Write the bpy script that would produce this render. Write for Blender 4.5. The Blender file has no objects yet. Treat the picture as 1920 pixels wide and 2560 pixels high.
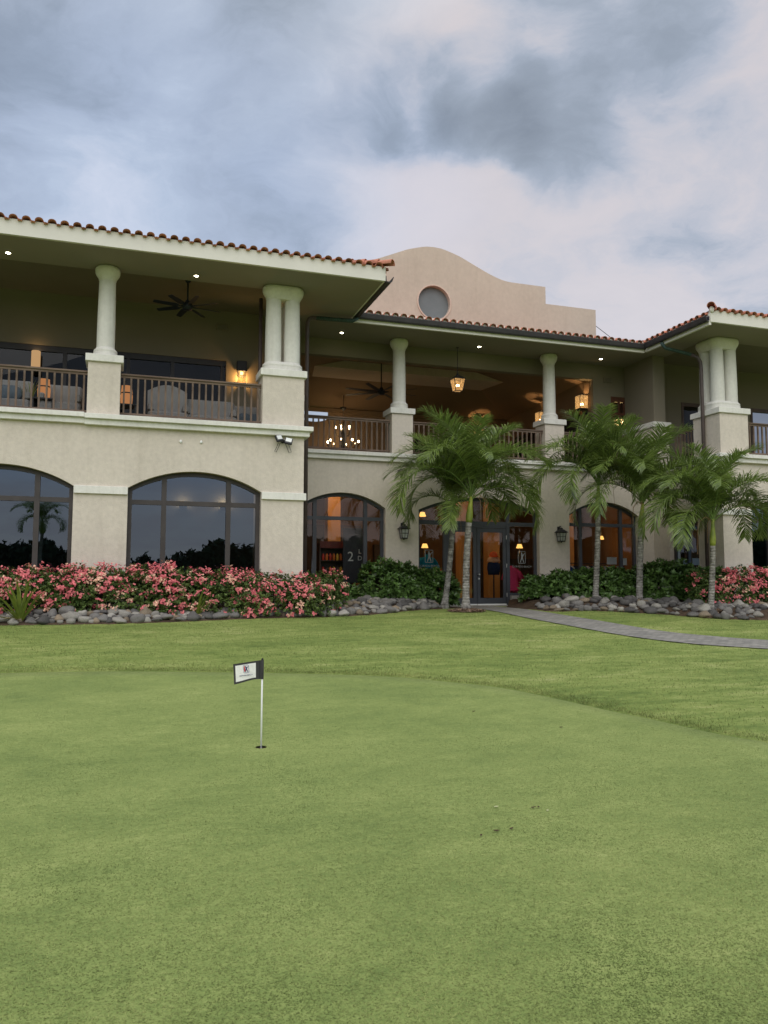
import bpy, math, random
import numpy as np
from mathutils import Vector, Matrix
R = math.radians
sc = bpy.context.scene
COL = sc.collection
rnd = random.Random(7)

# ------------------------------------------------------------------ camera
YAW, PITCH, ROLL, FPX, EYE = R(18.164), R(4.802), R(0.122), 1988.44, 1.58
def cam_axes():
    cy, sy, cp, sp = math.cos(YAW), math.sin(YAW), math.cos(PITCH), math.sin(PITCH)
    f = Vector((sy*cp, cy*cp, sp)); r = Vector((cy, -sy, 0)); u = r.cross(f)
    c, s = math.cos(ROLL), math.sin(ROLL)
    return c*r+s*u, -s*r+c*u, f
CR, CU, CF = cam_axes()
cd = bpy.data.cameras.new('camera'); cam = bpy.data.objects.new('camera', cd); COL.objects.link(cam)
cd.sensor_fit = 'VERTICAL'; cd.sensor_height = 36; cd.lens = FPX/2560*36
cd.clip_start = .05; cd.clip_end = 3000
cam.matrix_world = Matrix(((CR.x, CU.x, -CF.x, 0), (CR.y, CU.y, -CF.y, 0), (CR.z, CU.z, -CF.z, EYE), (0, 0, 0, 1)))
sc.camera = cam
def skydir(px, py):            # direction of a spot of the sky, used to lay out the cloud masses
    d = CR*((px-960)/FPX) - CU*((py-1280)/FPX) + CF
    return d.normalized()

# ------------------------------------------------------------------ node helpers
class NT:
    def __init__(s, tree): s.t = tree; tree.nodes.clear()
    def n(s, typ, **kw):
        nd = s.t.nodes.new(typ)
        for k, v in kw.items():
            if k == 'ins':
                for a, b in v.items():
                    if isinstance(b, bpy.types.NodeSocket): s.t.links.new(b, nd.inputs[a])
                    else: nd.inputs[a].default_value = b
            else: setattr(nd, k, v)
        return nd
    def math(s, op, a, b=0., clamp=False):
        return s.n('ShaderNodeMath', operation=op, use_clamp=clamp, ins={0: a, 1: b}).outputs[0]
    def mix(s, fac, a, b, mode='MIX'):
        nd = s.n('ShaderNodeMix', data_type='RGBA', blend_type=mode)
        for k, v in ((0, fac), (6, a), (7, b)):
            if isinstance(v, bpy.types.NodeSocket): s.t.links.new(v, nd.inputs[k])
            else: nd.inputs[k].default_value = v if k == 0 else (*v[:3], 1)
        return nd.outputs[2]
    def noise(s, vec, scale, detail=3, rough=.55, dist=0.):
        return s.n('ShaderNodeTexNoise', ins={'Vector': vec, 'Scale': scale, 'Detail': detail, 'Roughness': rough, 'Distortion': dist}).outputs[0]
    def mapr(s, v, a, b, c=0., d=1., smooth=False):
        return s.n('ShaderNodeMapRange', interpolation_type='SMOOTHSTEP' if smooth else 'LINEAR', ins={0: v, 1: a, 2: b, 3: c, 4: d}).outputs[0]
    def ramp(s, v, stops):
        nd = s.n('ShaderNodeValToRGB', ins={0: v}); e = nd.color_ramp.elements
        while len(e) < len(stops): e.new(.5)
        for i, (p, c) in enumerate(stops): e[i].position = p; e[i].color = (*c[:3], 1)
        return nd.outputs[0]
    def link(s, a, b): s.t.links.new(a, b)

# ------------------------------------------------------------------ world: broken overcast at dusk
SUN_EL, SUN_AZ = 46, -158       # degrees; azimuth measured from +Y towards +X: behind the camera, a little left
w = bpy.data.worlds.new('World'); sc.world = w; w.use_nodes = True
T = NT(w.node_tree)
gen = T.n('ShaderNodeTexCoord').outputs['Generated']
dirn = T.n('ShaderNodeVectorMath', operation='NORMALIZE', ins={0: gen}).outputs[0]
sep = T.n('ShaderNodeSeparateXYZ', ins={0: dirn}); X_, Y_, Z_ = sep.outputs
zc = T.math('MAXIMUM', Z_, 0.0)
den = T.math('ADD', zc, .22)
pl = T.n('ShaderNodeCombineXYZ', ins={0: T.math('DIVIDE', X_, den), 1: T.math('DIVIDE', Y_, den), 2: 0.0}).outputs[0]
warp = T.n('ShaderNodeTexNoise', ins={'Vector': pl, 'Scale': 2.2, 'Detail': 6.0}).outputs[1]
pw = T.n('ShaderNodeVectorMath', operation='MULTIPLY_ADD', ins={0: warp, 1: (.55, .55, .55), 2: pl}).outputs[0]
n1 = T.noise(pw, 1.5, 8, .55)
n2 = T.noise(pw, 4.6, 9, .64)
fld = T.math('ADD', T.math('MULTIPLY', n1, .66), T.math('MULTIPLY', n2, .34))
dw = T.n('ShaderNodeVectorMath', operation='MULTIPLY_ADD', ins={0: warp, 1: (.16, .16, .16), 2: dirn}).outputs[0]
dw = T.n('ShaderNodeVectorMath', operation='ADD', ins={0: dw, 1: (-.08, -.08, -.08)}).outputs[0]
dw = T.n('ShaderNodeVectorMath', operation='NORMALIZE', ins={0: dw}).outputs[0]
def blob(px, py, rad, amp):
    d = skydir(px, py)
    dt = T.n('ShaderNodeVectorMath', operation='DOT_PRODUCT', ins={0: dw, 1: tuple(d)}).outputs[1]
    return T.mapr(dt, math.cos(R(rad)), 1.0, 0., amp, True)
acc = T.math('ADD', fld, -.46)
acc = T.math('MULTIPLY', acc, 1.9)
for b in ((880, 320, 3.6, -.17), (1030, 290, 4.6, -.26), (1210, 300, 5.0, -.27), (1390, 345, 5.0, -.26), (1160, 370, 3.5, -.10), (1620, 90, 6.0, -.24), (1340, 15, 5, -.12),
          (480, 470, 9, -.07), (70, 110, 9, -.17), (700, 110, 7, -.08), (620, 210, 5, -.05), (250, 310, 6, .11), (560, 270, 5, .09), (350, 60, 6, .11),
          (1080, 100, 7, .18), (1190, 190, 3.2, .10), (1200, 570, 8, .15), (960, 600, 6, .13), (1530, 400, 5, .15), (1780, 570, 9, .10), (1880, 270, 8, .10), (1660, 500, 4, -.10), (1700, 690, 5, -.07), (1330, 640, 4, -.05), (80, 500, 8, .10), (330, 430, 6, .08),
          (1560, 720, 8, .10), (820, 430, 7, .06), (250, 600, 8, .06), (1420, 480, 3, .06)):
    acc = T.math('ADD', acc, blob(*b))
val = T.math('ADD', acc, .5, True)
cloud = T.ramp(val, [(.06, (.215, .25, .305)), (.32, (.295, .340, .41)), (.50, (.385, .435, .525)), (.66, (.495, .545, .63)), (.84, (.625, .645, .71)), (1., (.72, .705, .74))])
# the lilac-pink of the low sun on the brighter clouds, to the right of the view
pk = T.math('ADD', blob(1350, 560, 20, .9), blob(1800, 400, 24, .9), True)
pk = T.math('MULTIPLY', pk, T.mapr(val, .40, .75, 0., 1., True))
cloud = T.mix(T.math('MULTIPLY', pk, .72), cloud, (.69, .612, .60))
blu = T.math('ADD', blob(250, 400, 16, .7), blob(900, 520, 10, .5), True)
cloud = T.mix(T.math('MULTIPLY', blu, .8), cloud, T.mix(1., cloud, (.92, 1.01, 1.15), 'MULTIPLY'))
# higher and behind: overcast is brighter overhead; a peach band over the horizon behind the camera
up = T.mapr(Z_, .55, .95, 1., 1.9, True)
back = T.mapr(Y_, .1, -.7, 0., 1., True)
cloud = T.mix(1.0, cloud, T.n('ShaderNodeCombineColor', ins={0: T.math('MULTIPLY', up, T.mapr(Z_, .55, .95, 1., 1.05)), 1: up, 2: T.math('MULTIPLY', up, T.mapr(Z_, .55, .95, 1., .90))}).outputs[0], 'MULTIPLY')
bmul = T.mapr(back, 0, 1, 1., 1.25)
cloud = T.mix(1.0, cloud, T.n('ShaderNodeCombineColor', ins={0: bmul, 1: bmul, 2: bmul}).outputs[0], 'MULTIPLY')
band = T.math('MULTIPLY', T.mapr(Z_, .085, .16, 1., 0., True), back)
cloud = T.mix(T.math('MULTIPLY', band, .8), cloud, (.80, .66, .60))
sky = T.n('ShaderNodeTexSky', sky_type='NISHITA', sun_disc=False, sun_elevation=R(SUN_EL), sun_rotation=R(SUN_AZ))
c10 = T.mix(1.0, cloud, (9, 9, 9), 'MULTIPLY')
cover = T.mapr(val, .48, .62, .93, .82)
final = T.mix(cover, sky.outputs[0], c10)
# below the horizon: plain ground colour, the lawn hides it
final = T.mix(T.mapr(Z_, -.02, 0., 1., 0.), final, (1.2, 1.4, .9))
bg = T.n('ShaderNodeBackground', ins={0: final, 1: .110})
out = T.n('ShaderNodeOutputWorld'); T.link(bg.outputs[0], out.inputs[0])

sd = bpy.data.lights.new('sun', 'SUN'); sd.energy = 1.5; sd.angle = R(70); sd.color = (1, .93, .83)
so = bpy.data.objects.new('sun', sd); COL.objects.link(so)
v = Vector((math.sin(R(SUN_AZ))*math.cos(R(SUN_EL)), math.cos(R(SUN_AZ))*math.cos(R(SUN_EL)), math.sin(R(SUN_EL))))
so.rotation_euler = v.to_track_quat('Z', 'Y').to_euler()

vs = sc.view_settings; sc.display_settings.display_device = 'sRGB'
vs.view_transform = 'Standard'; vs.look = 'None'; vs.exposure = 0.22; vs.gamma = 1.0; vs.use_curve_mapping = False
sc.render.engine = 'CYCLES'
cy = sc.cycles; cy.use_denoising = True; cy.denoising_prefilter = 'ACCURATE'
try: cy.denoiser = 'OPENIMAGEDENOISE'
except Exception: pass
cy.max_bounces = 8; cy.diffuse_bounces = 4; cy.glossy_bounces = 3; cy.transparent_max_bounces = 12; cy.transmission_bounces = 4
cy.caustics_reflective = False; cy.caustics_refractive = False; cy.sample_clamp_indirect = 6

# ------------------------------------------------------------------ materials
MATS = {}
def pmat(name, base, rough=.8, var=.12, scale=4., bump=0., bscale=60., spec=.35, metal=0., fine=.0, fscale=40., island=0., objvar=0., tint=None, trans=0., detail=4, stretch=None, emis=None, estr=0., streak=0.):
    m = bpy.data.materials.new(name); m.use_nodes = True; t = NT(m.node_tree)
    co = t.n('ShaderNodeTexCoord').outputs['Object']
    if stretch: co = t.n('ShaderNodeVectorMath', operation='MULTIPLY', ins={0: co, 1: stretch}).outputs[0]
    dark = tuple(c*(1-var) for c in base); lite = tuple(min(1, c*(1+var)) for c in base)
    if tint: lite = tint
    col = t.mix(t.mapr(t.noise(co, scale, detail), .3, .7), dark, lite)
    if fine:
        f = t.mapr(t.noise(co, fscale, 2), .25, .75, 1-fine, 1+fine)
        col = t.mix(1., col, t.n('ShaderNodeCombineColor', ins={0: f, 1: f, 2: f}).outputs[0], 'MULTIPLY')
    if streak:      # rain streaks and broad damp stains in the render
        cv = t.n('ShaderNodeVectorMath', operation='MULTIPLY', ins={0: co, 1: (5., 5., .35)}).outputs[0]
        f = t.math('MULTIPLY', t.mapr(t.noise(cv, 1.2, 5, .6), .5, .75, 1., 1-streak), t.mapr(t.noise(co, .45, 5, .65), .42, .7, 1., 1-streak*.7))
        col = t.mix(1., col, t.n('ShaderNodeCombineColor', ins={0: f, 1: t.math('POWER', f, 1.05), 2: t.math('POWER', f, 1.15)}).outputs[0], 'MULTIPLY')
    if island or objvar:
        r = t.n('ShaderNodeNewGeometry').outputs['Random Per Island'] if island else t.n('ShaderNodeObjectInfo').outputs['Random']
        k = island or objvar
        f = t.mapr(r, 0., 1., 1-k, 1+k)
        col = t.mix(1., col, t.n('ShaderNodeCombineColor', ins={0: f, 1: f, 2: f}).outputs[0], 'MULTIPLY')
    bs = t.n('ShaderNodeBsdfPrincipled', ins={'Base Color': col, 'Roughness': rough, 'Metallic': metal, 'Specular IOR Level': spec})
    if emis:
        bs.inputs['Emission Color'].default_value = (*emis, 1); bs.inputs['Emission Strength'].default_value = estr
    if bump:
        b = t.n('ShaderNodeBump', ins={'Strength': bump, 'Distance': .02, 'Height': t.noise(co, bscale, 4)})
        t.link(b.outputs[0], bs.inputs['Normal'])
    sh = bs.outputs[0]
    if trans:
        tr = t.n('ShaderNodeBsdfTranslucent', ins={'Color': col})
        sh = t.n('ShaderNodeMixShader', ins={0: trans, 1: sh, 2: tr.outputs[0]}).outputs[0]
    o = t.n('ShaderNodeOutputMaterial'); t.link(sh, o.inputs[0]); MATS[name] = m
    return m
def emat(name, col, strength):
    m = bpy.data.materials.new(name); m.use_nodes = True; t = NT(m.node_tree)
    e = t.n('ShaderNodeEmission', ins={0: (*col, 1), 1: strength}); o = t.n('ShaderNodeOutputMaterial'); t.link(e.outputs[0], o.inputs[0]); return m
def glassmat(name, ior, tint, rough=0., gcol=(.93, .96, 1)):
    m = bpy.data.materials.new(name); m.use_nodes = True; t = NT(m.node_tree)
    co = t.n('ShaderNodeTexCoord').outputs['Object']
    b = t.n('ShaderNodeBump', ins={'Strength': .02, 'Distance': .05, 'Height': t.noise(co, .9, 2)})
    fr = t.n('ShaderNodeFresnel', ins={0: ior})
    tr = t.n('ShaderNodeBsdfTransparent', ins={0: (*tint, 1)})
    gl = t.n('ShaderNodeBsdfGlossy', ins={0: (*gcol, 1), 'Roughness': rough}); t.link(b.outputs[0], gl.inputs['Normal'])
    mx = t.n('ShaderNodeMixShader', ins={0: fr.outputs[0], 1: tr.outputs[0], 2: gl.outputs[0]})
    o = t.n('ShaderNodeOutputMaterial'); t.link(mx.outputs[0], o.inputs[0]); return m

stucco = pmat('stucco', (.635, .575, .497), .9, .05, .7, .35, 45, .15, fine=.07, fscale=11, streak=.075)
stucco_t = pmat('stucco_tan', (.55, .465, .39), .9, .05, .5, .3, 45, .15, fine=.05, fscale=7, streak=.05)
stucco_shaded = pmat('stucco_porch_shaded', (.20, .178, .135), .9, .05, .7, .1, 90, .15)  # wall stucco darkened: the porch shade is put into its base colour
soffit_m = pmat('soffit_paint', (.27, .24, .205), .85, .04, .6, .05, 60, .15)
trim_m = pmat('trim_paint', (.75, .74, .69), .7, .06, 1.6, .12, 40, .25, fine=.06, fscale=14, streak=.12)
col_m = pmat('column_paint', (.71, .70, .65), .85, .04, 2., .3, 60, .2, fine=.05, fscale=12, streak=.10)
fascia_m = pmat('fascia_paint', (.70, .68, .62), .6, .05, 1.2, .05, 40, .3)
tile_m = pmat('terracotta', (.48, .20, .135), .8, .35, 3.5, .15, 50, .2, fine=.15, fscale=18)
tilehid = pmat('roof_underlay', (.12, .06, .05), .9, .1, 3)
bronze = pmat('window_frame_bronze', (.050, .042, .040), .45, .2, 3., 0, 60, .4)
charcoal = pmat('door_frame_charcoal', (.052, .056, .068), .45, .12, 3., 0, 60, .4)
gutter_m = pmat('gutter_metal', (.034, .031, .034), .6, .25, 4., .03, 30, .5)
copper_m = pmat('verdigris_copper', (.03, .05, .048), .6, .3, 30., 0, 60, .4, tint=(.05, .105, .095), stretch=(1, 1, .3))
pipe_m = pmat('downspout_brown', (.085, .065, .062), .5, .2, 4., 0, 60, .4)
wood_m = pmat('weathered_wood', (.16, .115, .085), .8, .35, 7., .15, 40, .2, stretch=(1, 1, .25), tint=(.27, .20, .155))
rail_m = pmat('weathered_handrail', (.15, .105, .08), .8, .3, 5., .15, 40, .2, stretch=(.25, 2, 2), tint=(.25, .185, .145))
black_m = pmat('black_metal', (.018, .018, .022), .45, .2, 6, 0, 60, .45)
black_mat = pmat('matt_black', (.012, .012, .013), .7, .2, 6)
fan_m = pmat('fan_blade_black', (.013, .018, .028), .5, .2, 6)
steel_m = pmat('brushed_steel', (.62, .62, .62), .3, .08, 8, metal=1.)
white_m = pmat('white_paint', (.78, .79, .77), .5, .03, 3)
paper_m = pmat('paper', (.85, .85, .83), .8, .02, 3)
conc_m = pmat('concrete', (.36, .34, .31), .9, .15, 6, .2, 60, .2)
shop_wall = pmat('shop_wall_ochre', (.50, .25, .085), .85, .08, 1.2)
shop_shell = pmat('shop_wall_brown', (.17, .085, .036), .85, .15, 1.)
shop_dark = pmat('shop_dark_wood', (.07, .04, .028), .5, .3, 3, spec=.4)
shop_floor = pmat('shop_floor', (.16, .085, .06), .5, .3, 2.5)
shop_ceil = pmat('shop_ceiling', (.26, .13, .06), .9, .05, 1)
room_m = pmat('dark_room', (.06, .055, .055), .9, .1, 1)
lounge_m = pmat('terrace_room_plaster', (.24, .165, .105), .9, .06, .8)
deck_m = pmat('terrace_floor_tile', (.30, .25, .20), .7, .1, 3)
sofa_m = pmat('grey_upholstery', (.25, .25, .25), .95, .06, 6, .1, 200, .1)
cush_m = pmat('slate_cushion', (.10, .13, .16), .95, .1, 8)
glass_dark = glassmat('dark_window_glass', 2.25, (.34, .36, .40), gcol=(.56, .74, .97))
glass_shop = glassmat('shop_glass', 1.62, (.90, .92, .92))
glass_lamp = pmat('lantern_glass', (.35, .36, .36), .1, .1, 10, spec=.6)
soil_m = pmat('bed_soil', (.075, .052, .036), .95, .4, 5, .6, 30, .1, fine=.3, fscale=60)
glass_porch = glassmat('porch_glass', 1.30, (.30, .32, .36))
glow_lamp = emat('lamp_glow', (1., .62, .24), 9.)
glow_bulb = emat('bulb_glow', (1., .72, .38), 26.)
glow_down = emat('downlight_glow', (1., .86, .62), 30.)
glow_shade = emat('lamp_shade_glow', (1., .43, .17), .36)
glow_shade2 = emat('yellow_shade_glow', (1., .50, .12), 1.5)
def lantern_glass():
    m = bpy.data.materials.new('lit_lantern_glass'); m.use_nodes = True; t = NT(m.node_tree)
    co = t.n('ShaderNodeTexCoord').outputs['Object']
    f = t.mapr(t.noise(co, 22, 2), .35, .7, .25, 1.2)
    e = t.n('ShaderNodeEmission', ins={0: (1., .55, .20, 1), 1: f}); tr = t.n('ShaderNodeBsdfTransparent', ins={0: (1, .85, .6, 1)})
    mx = t.n('ShaderNodeMixShader', ins={0: .55, 1: tr.outputs[0], 2: e.outputs[0]})
    o = t.n('ShaderNodeOutputMaterial'); t.link(mx.outputs[0], o.inputs[0]); return m
lit_glass = lantern_glass()

def turf(name, pal, fine_scale, patch, stretch=1., bump=.5, bsc=90, dist=.02, sheen=.0, lo=.36, wt=(.24, .20, .30, .26)):
    """mown grass: broad patches, mid mottling and a fine blade grain, all in ground coordinates"""
    m = bpy.data.materials.new(name); m.use_nodes = True; t = NT(m.node_tree)
    co = t.n('ShaderNodeTexCoord').outputs['Object']
    cs = t.n('ShaderNodeVectorMath', operation='MULTIPLY', ins={0: co, 1: (1., stretch, 1.)}).outputs[0]
    a = t.noise(cs, patch, 4, .6); b = t.noise(cs, patch*5.5, 5, .7); c = t.noise(cs, fine_scale, 4, .8); d = t.noise(cs, fine_scale*.3, 4, .75)
    s = t.math('ADD', t.math('MULTIPLY', a, wt[0]), t.math('MULTIPLY', b, wt[1]))
    s = t.math('ADD', s, t.math('MULTIPLY', c, wt[2])); s = t.math('ADD', s, t.math('MULTIPLY', d, wt[3]))
    s = t.mapr(s, lo, 1-lo, .15, .85)
    col = t.ramp(s, pal)
    bs = t.n('ShaderNodeBsdfPrincipled', ins={'Base Color': col, 'Roughness': .85, 'Specular IOR Level': .15, 'Sheen Weight': sheen, 'Sheen Roughness': .45, 'Sheen Tint': (.85, .95, .45, 1)})
    hgt = t.math('ADD', t.noise(cs, bsc, 3, .7), t.math('MULTIPLY', t.noise(cs, bsc*.25, 2), .6))
    bp = t.n('ShaderNodeBump', ins={'Strength': bump, 'Distance': dist, 'Height': hgt}); t.link(bp.outputs[0], bs.inputs['Normal'])
    o = t.n('ShaderNodeOutputMaterial'); t.link(bs.outputs[0], o.inputs[0]); return m
green_m = turf('putting_green_turf', [(.10, (.080, .122, .034)), (.36, (.155, .212, .056)), (.54, (.218, .274, .078)), (.72, (.29, .335, .108)), (.95, (.44, .45, .19))], 62, .5, 1.5, .45, 110, .012, .16)
lawn_m = turf('lawn_turf', [(.08, (.070, .115, .028)), (.34, (.150, .215, .048)), (.52, (.230, .295, .074)), (.70, (.325, .370, .118)), (.95, (.50, .46, .25))], 30, .30, 2.8, .7, 40, .03, .08, .38, (.32, .32, .14, .22))
blade_m = pmat('grass_blade', (.12, .190, .044), .8, .3, .7, tint=(.36, .385, .135), stretch=(1, 2.6, 1), island=.4, trans=.25, spec=.2)

mown_m = pmat('mown_blade', (.185, .24, .068), .8, .25, 1.2, tint=(.31, .35, .12), island=.26, trans=.2, spec=.2)

# ------------------------------------------------------------------ geometry helpers
class MB:
    def __init__(s): s.v = []; s.f = []; s.mi = []; s.cur = 0
    def add(s, vs, fs):
        o = len(s.v); s.v += [tuple(p) for p in vs]
        for f in fs: s.f.append(tuple(i+o for i in f)); s.mi.append(s.cur)
        return s
    def box(s, x0, x1, y0, y1, z0, z1, skip=''):
        v = [(x0, y0, z0), (x1, y0, z0), (x1, y1, z0), (x0, y1, z0), (x0, y0, z1), (x1, y0, z1), (x1, y1, z1), (x0, y1, z1)]
        f = {'b': (3, 2, 1, 0), 't': (4, 5, 6, 7), 'f': (0, 1, 5, 4), 'r': (1, 2, 6, 5), 'k': (2, 3, 7, 6), 'l': (3, 0, 4, 7)}
        return s.add(v, [f[k] for k in f if k not in skip])
    def bbox(s, x0, x1, y0, y1, z0, z1, b=.012):
        """box with chamfered vertical and horizontal edges"""
        def ring(i, z): return [(x0+i+(b if k else 0)*0, 0, z) for k in (0,)]
        def oct_(d, z):
            X0, X1, Y0, Y1 = x0+d, x1-d, y0+d, y1-d; c = b
            return [(X0+c, Y0, z), (X1-c, Y0, z), (X1, Y0+c, z), (X1, Y1-c, z), (X1-c, Y1, z), (X0+c, Y1, z), (X0, Y1-c, z), (X0, Y0+c, z)]
        rs = [oct_(b, z0), oct_(0, z0+b), oct_(0, z1-b), oct_(b, z1)]
        return s.loft(rs, True, True, True)
    def loft(s, rings, close=True, cap0=False, cap1=False):
        n = len(rings[0]); v = [p for r in rings for p in r]; f = []
        for i in range(len(rings)-1):
            for j in range(n if close else n-1):
                k = (j+1) % n
                f.append((i*n+j, i*n+k, (i+1)*n+k, (i+1)*n+j))
        if cap0: f.append(tuple(reversed(range(n))))
        if cap1: f.append(tuple(range((len(rings)-1)*n, len(rings)*n)))
        return s.add(v, f)
    def lathe(s, prof, n=20, c=(0, 0, 0), cap=True):
        rs = [[(c[0]+r*math.cos(2*math.pi*i/n), c[1]+r*math.sin(2*math.pi*i/n), c[2]+z) for i in range(n)] for r, z in prof]
        return s.loft(rs, True, cap, cap)
    def tube(s, pts, r, n=8, caps=True):
        pts = [Vector(p) for p in pts]; rs = []
        rad = r if isinstance(r, (list, tuple)) else [r]*len(pts)
        up = None
        for i, p in enumerate(pts):
            t = (pts[min(i+1, len(pts)-1)]-pts[max(i-1, 0)]).normalized()
            if up is None: up = Vector((0, 0, 1)) if abs(t.z) < .9 else Vector((1, 0, 0))
            a = t.cross(up)
            if a.length < 1e-4: a = t.cross(Vector((0, 1, .1)))
            a.normalize(); b = a.cross(t); up = b
            rs.append([p+(a*math.cos(2*math.pi*k/n)+b*math.sin(2*math.pi*k/n))*rad[i] for k in range(n)])
        return s.loft(rs, True, caps, caps)
    def prism(s, poly, y0, y1):
        """polygon in the XZ plane given thickness along Y"""
        n = len(poly); v = [(x, y0, z) for x, z in poly]+[(x, y1, z) for x, z in poly]
        f = [tuple(range(n)), tuple(reversed(range(n, 2*n)))]+[(i, n+i, n+(i+1) % n, (i+1) % n) for i in range(n)]
        return s.add(v, f)
    def sphere(s, c, r, n=10, m=7, sc_=(1, 1, 1)):
        prof = [(max(1e-4, math.sin(math.pi*i/m)), -math.cos(math.pi*i/m)) for i in range(m+1)]
        rs = [[(c[0]+r*sc_[0]*a*math.cos(2*math.pi*k/n), c[1]+r*sc_[1]*a*math.sin(2*math.pi*k/n), c[2]+r*sc_[2]*z) for k in range(n)] for a, z in prof]
        return s.loft(rs, True, True, True)
    def build(s, name, mat, parent=None, smooth=False, off=None, sharp=None):
        me = bpy.data.meshes.new(name)
        vs = s.v
        if off is not None: vs = [(p[0]-off[0], p[1]-off[1], p[2]-off[2]) for p in vs]
        me.from_pydata(vs, [], s.f)
        mats = mat if isinstance(mat, (list, tuple)) else [mat]
        for m_ in mats: me.materials.append(m_)
        if len(mats) > 1: me.polygons.foreach_set('material_index', s.mi)
        if smooth:
            me.polygons.foreach_set('use_smooth', [True]*len(me.polygons))
            if sharp: me.set_sharp_from_angle(angle=R(sharp))
        me.update()
        o = bpy.data.objects.new(name, me); COL.objects.link(o)
        if parent: o.parent = parent
        return o
def np_mesh(name, V, F, mat, parent=None, smooth=False, mi=None):
    """V (n,3), F (m,k) arrays"""
    me = bpy.data.meshes.new(name); V = np.asarray(V, np.float32); F = np.asarray(F, np.int32)
    k = F.shape[1]; me.vertices.add(len(V)); me.vertices.foreach_set('co', V.ravel())
    me.loops.add(F.size); me.loops.foreach_set('vertex_index', F.ravel())
    me.polygons.add(len(F)); me.polygons.foreach_set('loop_start', np.arange(0, F.size, k, dtype=np.int32))
    mats = mat if isinstance(mat, (list, tuple)) else [mat]
    for m_ in mats: me.materials.append(m_)
    if mi is not None: me.polygons.foreach_set('material_index', np.asarray(mi, np.int32))
    if smooth: me.polygons.foreach_set('use_smooth', np.ones(len(F), bool))
    me.update(calc_edges=True); me.validate()
    o = bpy.data.objects.new(name, me); COL.objects.link(o)
    if parent: o.parent = parent
    return o
def tag(o, label, cat, group=None):
    o['label'] = label; o['category'] = cat
    if group: o['group'] = group
    return o
def thing(name, label, cat, loc=(0, 0, 0), rz=0., group=None):
    o = bpy.data.objects.new(name, None); COL.objects.link(o); o.empty_display_size = .2
    o.location = loc; o.rotation_euler = (0, 0, rz); return tag(o, label, cat, group)
def part_empty(name, parent):
    o = bpy.data.objects.new(name, None); COL.objects.link(o); o.parent = parent; o.empty_display_size = .1; return o
def struct(o, kind='structure'): o['kind'] = kind; return o
def copy_tree(o, parent=None):
    c = o.copy(); COL.objects.link(c); c.parent = parent
    for ch in list(o.children): copy_tree(ch, c)
    return c
def point(name, loc, watt, col=(1, .62, .3), rad=.05, parent=None):
    l = bpy.data.lights.new(name, 'POINT'); l.energy = watt; l.color = col; l.shadow_soft_size = rad
    o = bpy.data.objects.new(name, l); o.location = loc; COL.objects.link(o)
    if parent: o.parent = parent
    return o
def text_mesh(s, size, mat, name, parent=None):
    cu = bpy.data.curves.new(name, 'FONT'); cu.body = s; cu.size = size; cu.align_x = 'CENTER'; cu.align_y = 'CENTER'; cu.extrude = .0008
    o = bpy.data.objects.new(name, cu); COL.objects.link(o)
    dg = bpy.context.evaluated_depsgraph_get(); dg.update()
    me = bpy.data.meshes.new_from_object(o.evaluated_get(dg)); bpy.data.objects.remove(o)
    me.materials.clear(); me.materials.append(mat); me.name = name
    r = bpy.data.objects.new(name, me); COL.objects.link(r)
    if parent: r.parent = parent
    return r
def lerp(a, b, t): return a+(b-a)*t
def polyline(pts, n):
    pts = np.array(pts, float); d = np.r_[0, np.cumsum(np.hypot(*np.diff(pts, axis=0).T))]
    t = np.linspace(0, d[-1], n); return np.c_[np.interp(t, d, pts[:, 0]), np.interp(t, d, pts[:, 1])]
def catmull(pts, n):
    P = np.array(pts, float); P = np.vstack([2*P[0]-P[1], P, 2*P[-1]-P[-2]]); o = []
    for i in range(1, len(P)-2):
        for t in np.linspace(0, 1, 12, endpoint=False):
            o.append(.5*((2*P[i])+(-P[i-1]+P[i+1])*t+(2*P[i-1]-5*P[i]+4*P[i+1]-P[i+2])*t*t+(-P[i-1]+3*P[i]-3*P[i+1]+P[i+2])*t**3))
    o.append(P[-2]); return polyline(o, n)

# ------------------------------------------------------------------ ground
HY = [-400, -20, 0, 4, 7.5, 11.5, 17.2, 19.5, 21, 22.8, 30, 600]; HZ = [-.6, -.12, -.05, -.02, 0, .17, .55, .70, .73, .71, .71, .71]
_hy = np.linspace(-400, 600, 20001); _hz = np.interp(_hy, HY, HZ); _k = np.ones(31)/31
_hz = np.r_[_hz[:15], np.convolve(_hz, _k, 'valid'), _hz[-15:]]
def hgt(X, Y):
    X = np.asarray(X, float); Y = np.asarray(Y, float)
    und = .012*np.sin(X*.55+1.)*np.sin(Y*.43)+.006*np.sin(X*1.3-Y*.8)
    return np.interp(Y, _hy, _hz)+und*np.clip((Y-9)/3, 0, 1)*np.clip((21-Y)/2, 0, 1)
def hz(x, y): return float(hgt(x, y))
HOLE = (1.278, 7.5585)
GREEN = [(-1.6, 12.5), (-.54, 12.43), (.57, 12.28), (1.7, 12.0), (2.59, 11.66), (3.35, 11.33), (3.87, 11.03), (4.41, 10.53), (4.93, 9.94), (5.29, 9.0), (5.5, 8.27),
         (5.7, 7.64), (5.82, 7.0), (5.93, 6.6), (6.02, 6.3), (6.2, 4.5), (6.0, 2), (4.5, -1.5), (1, -4), (-3, -4.5), (-7, -2.5), (-9, 2), (-8.5, 7), (-6, 11), (-3.6, 12.3)]
GP = catmull(GREEN+[GREEN[0]], 400)[:-1]
NA = 360
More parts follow.
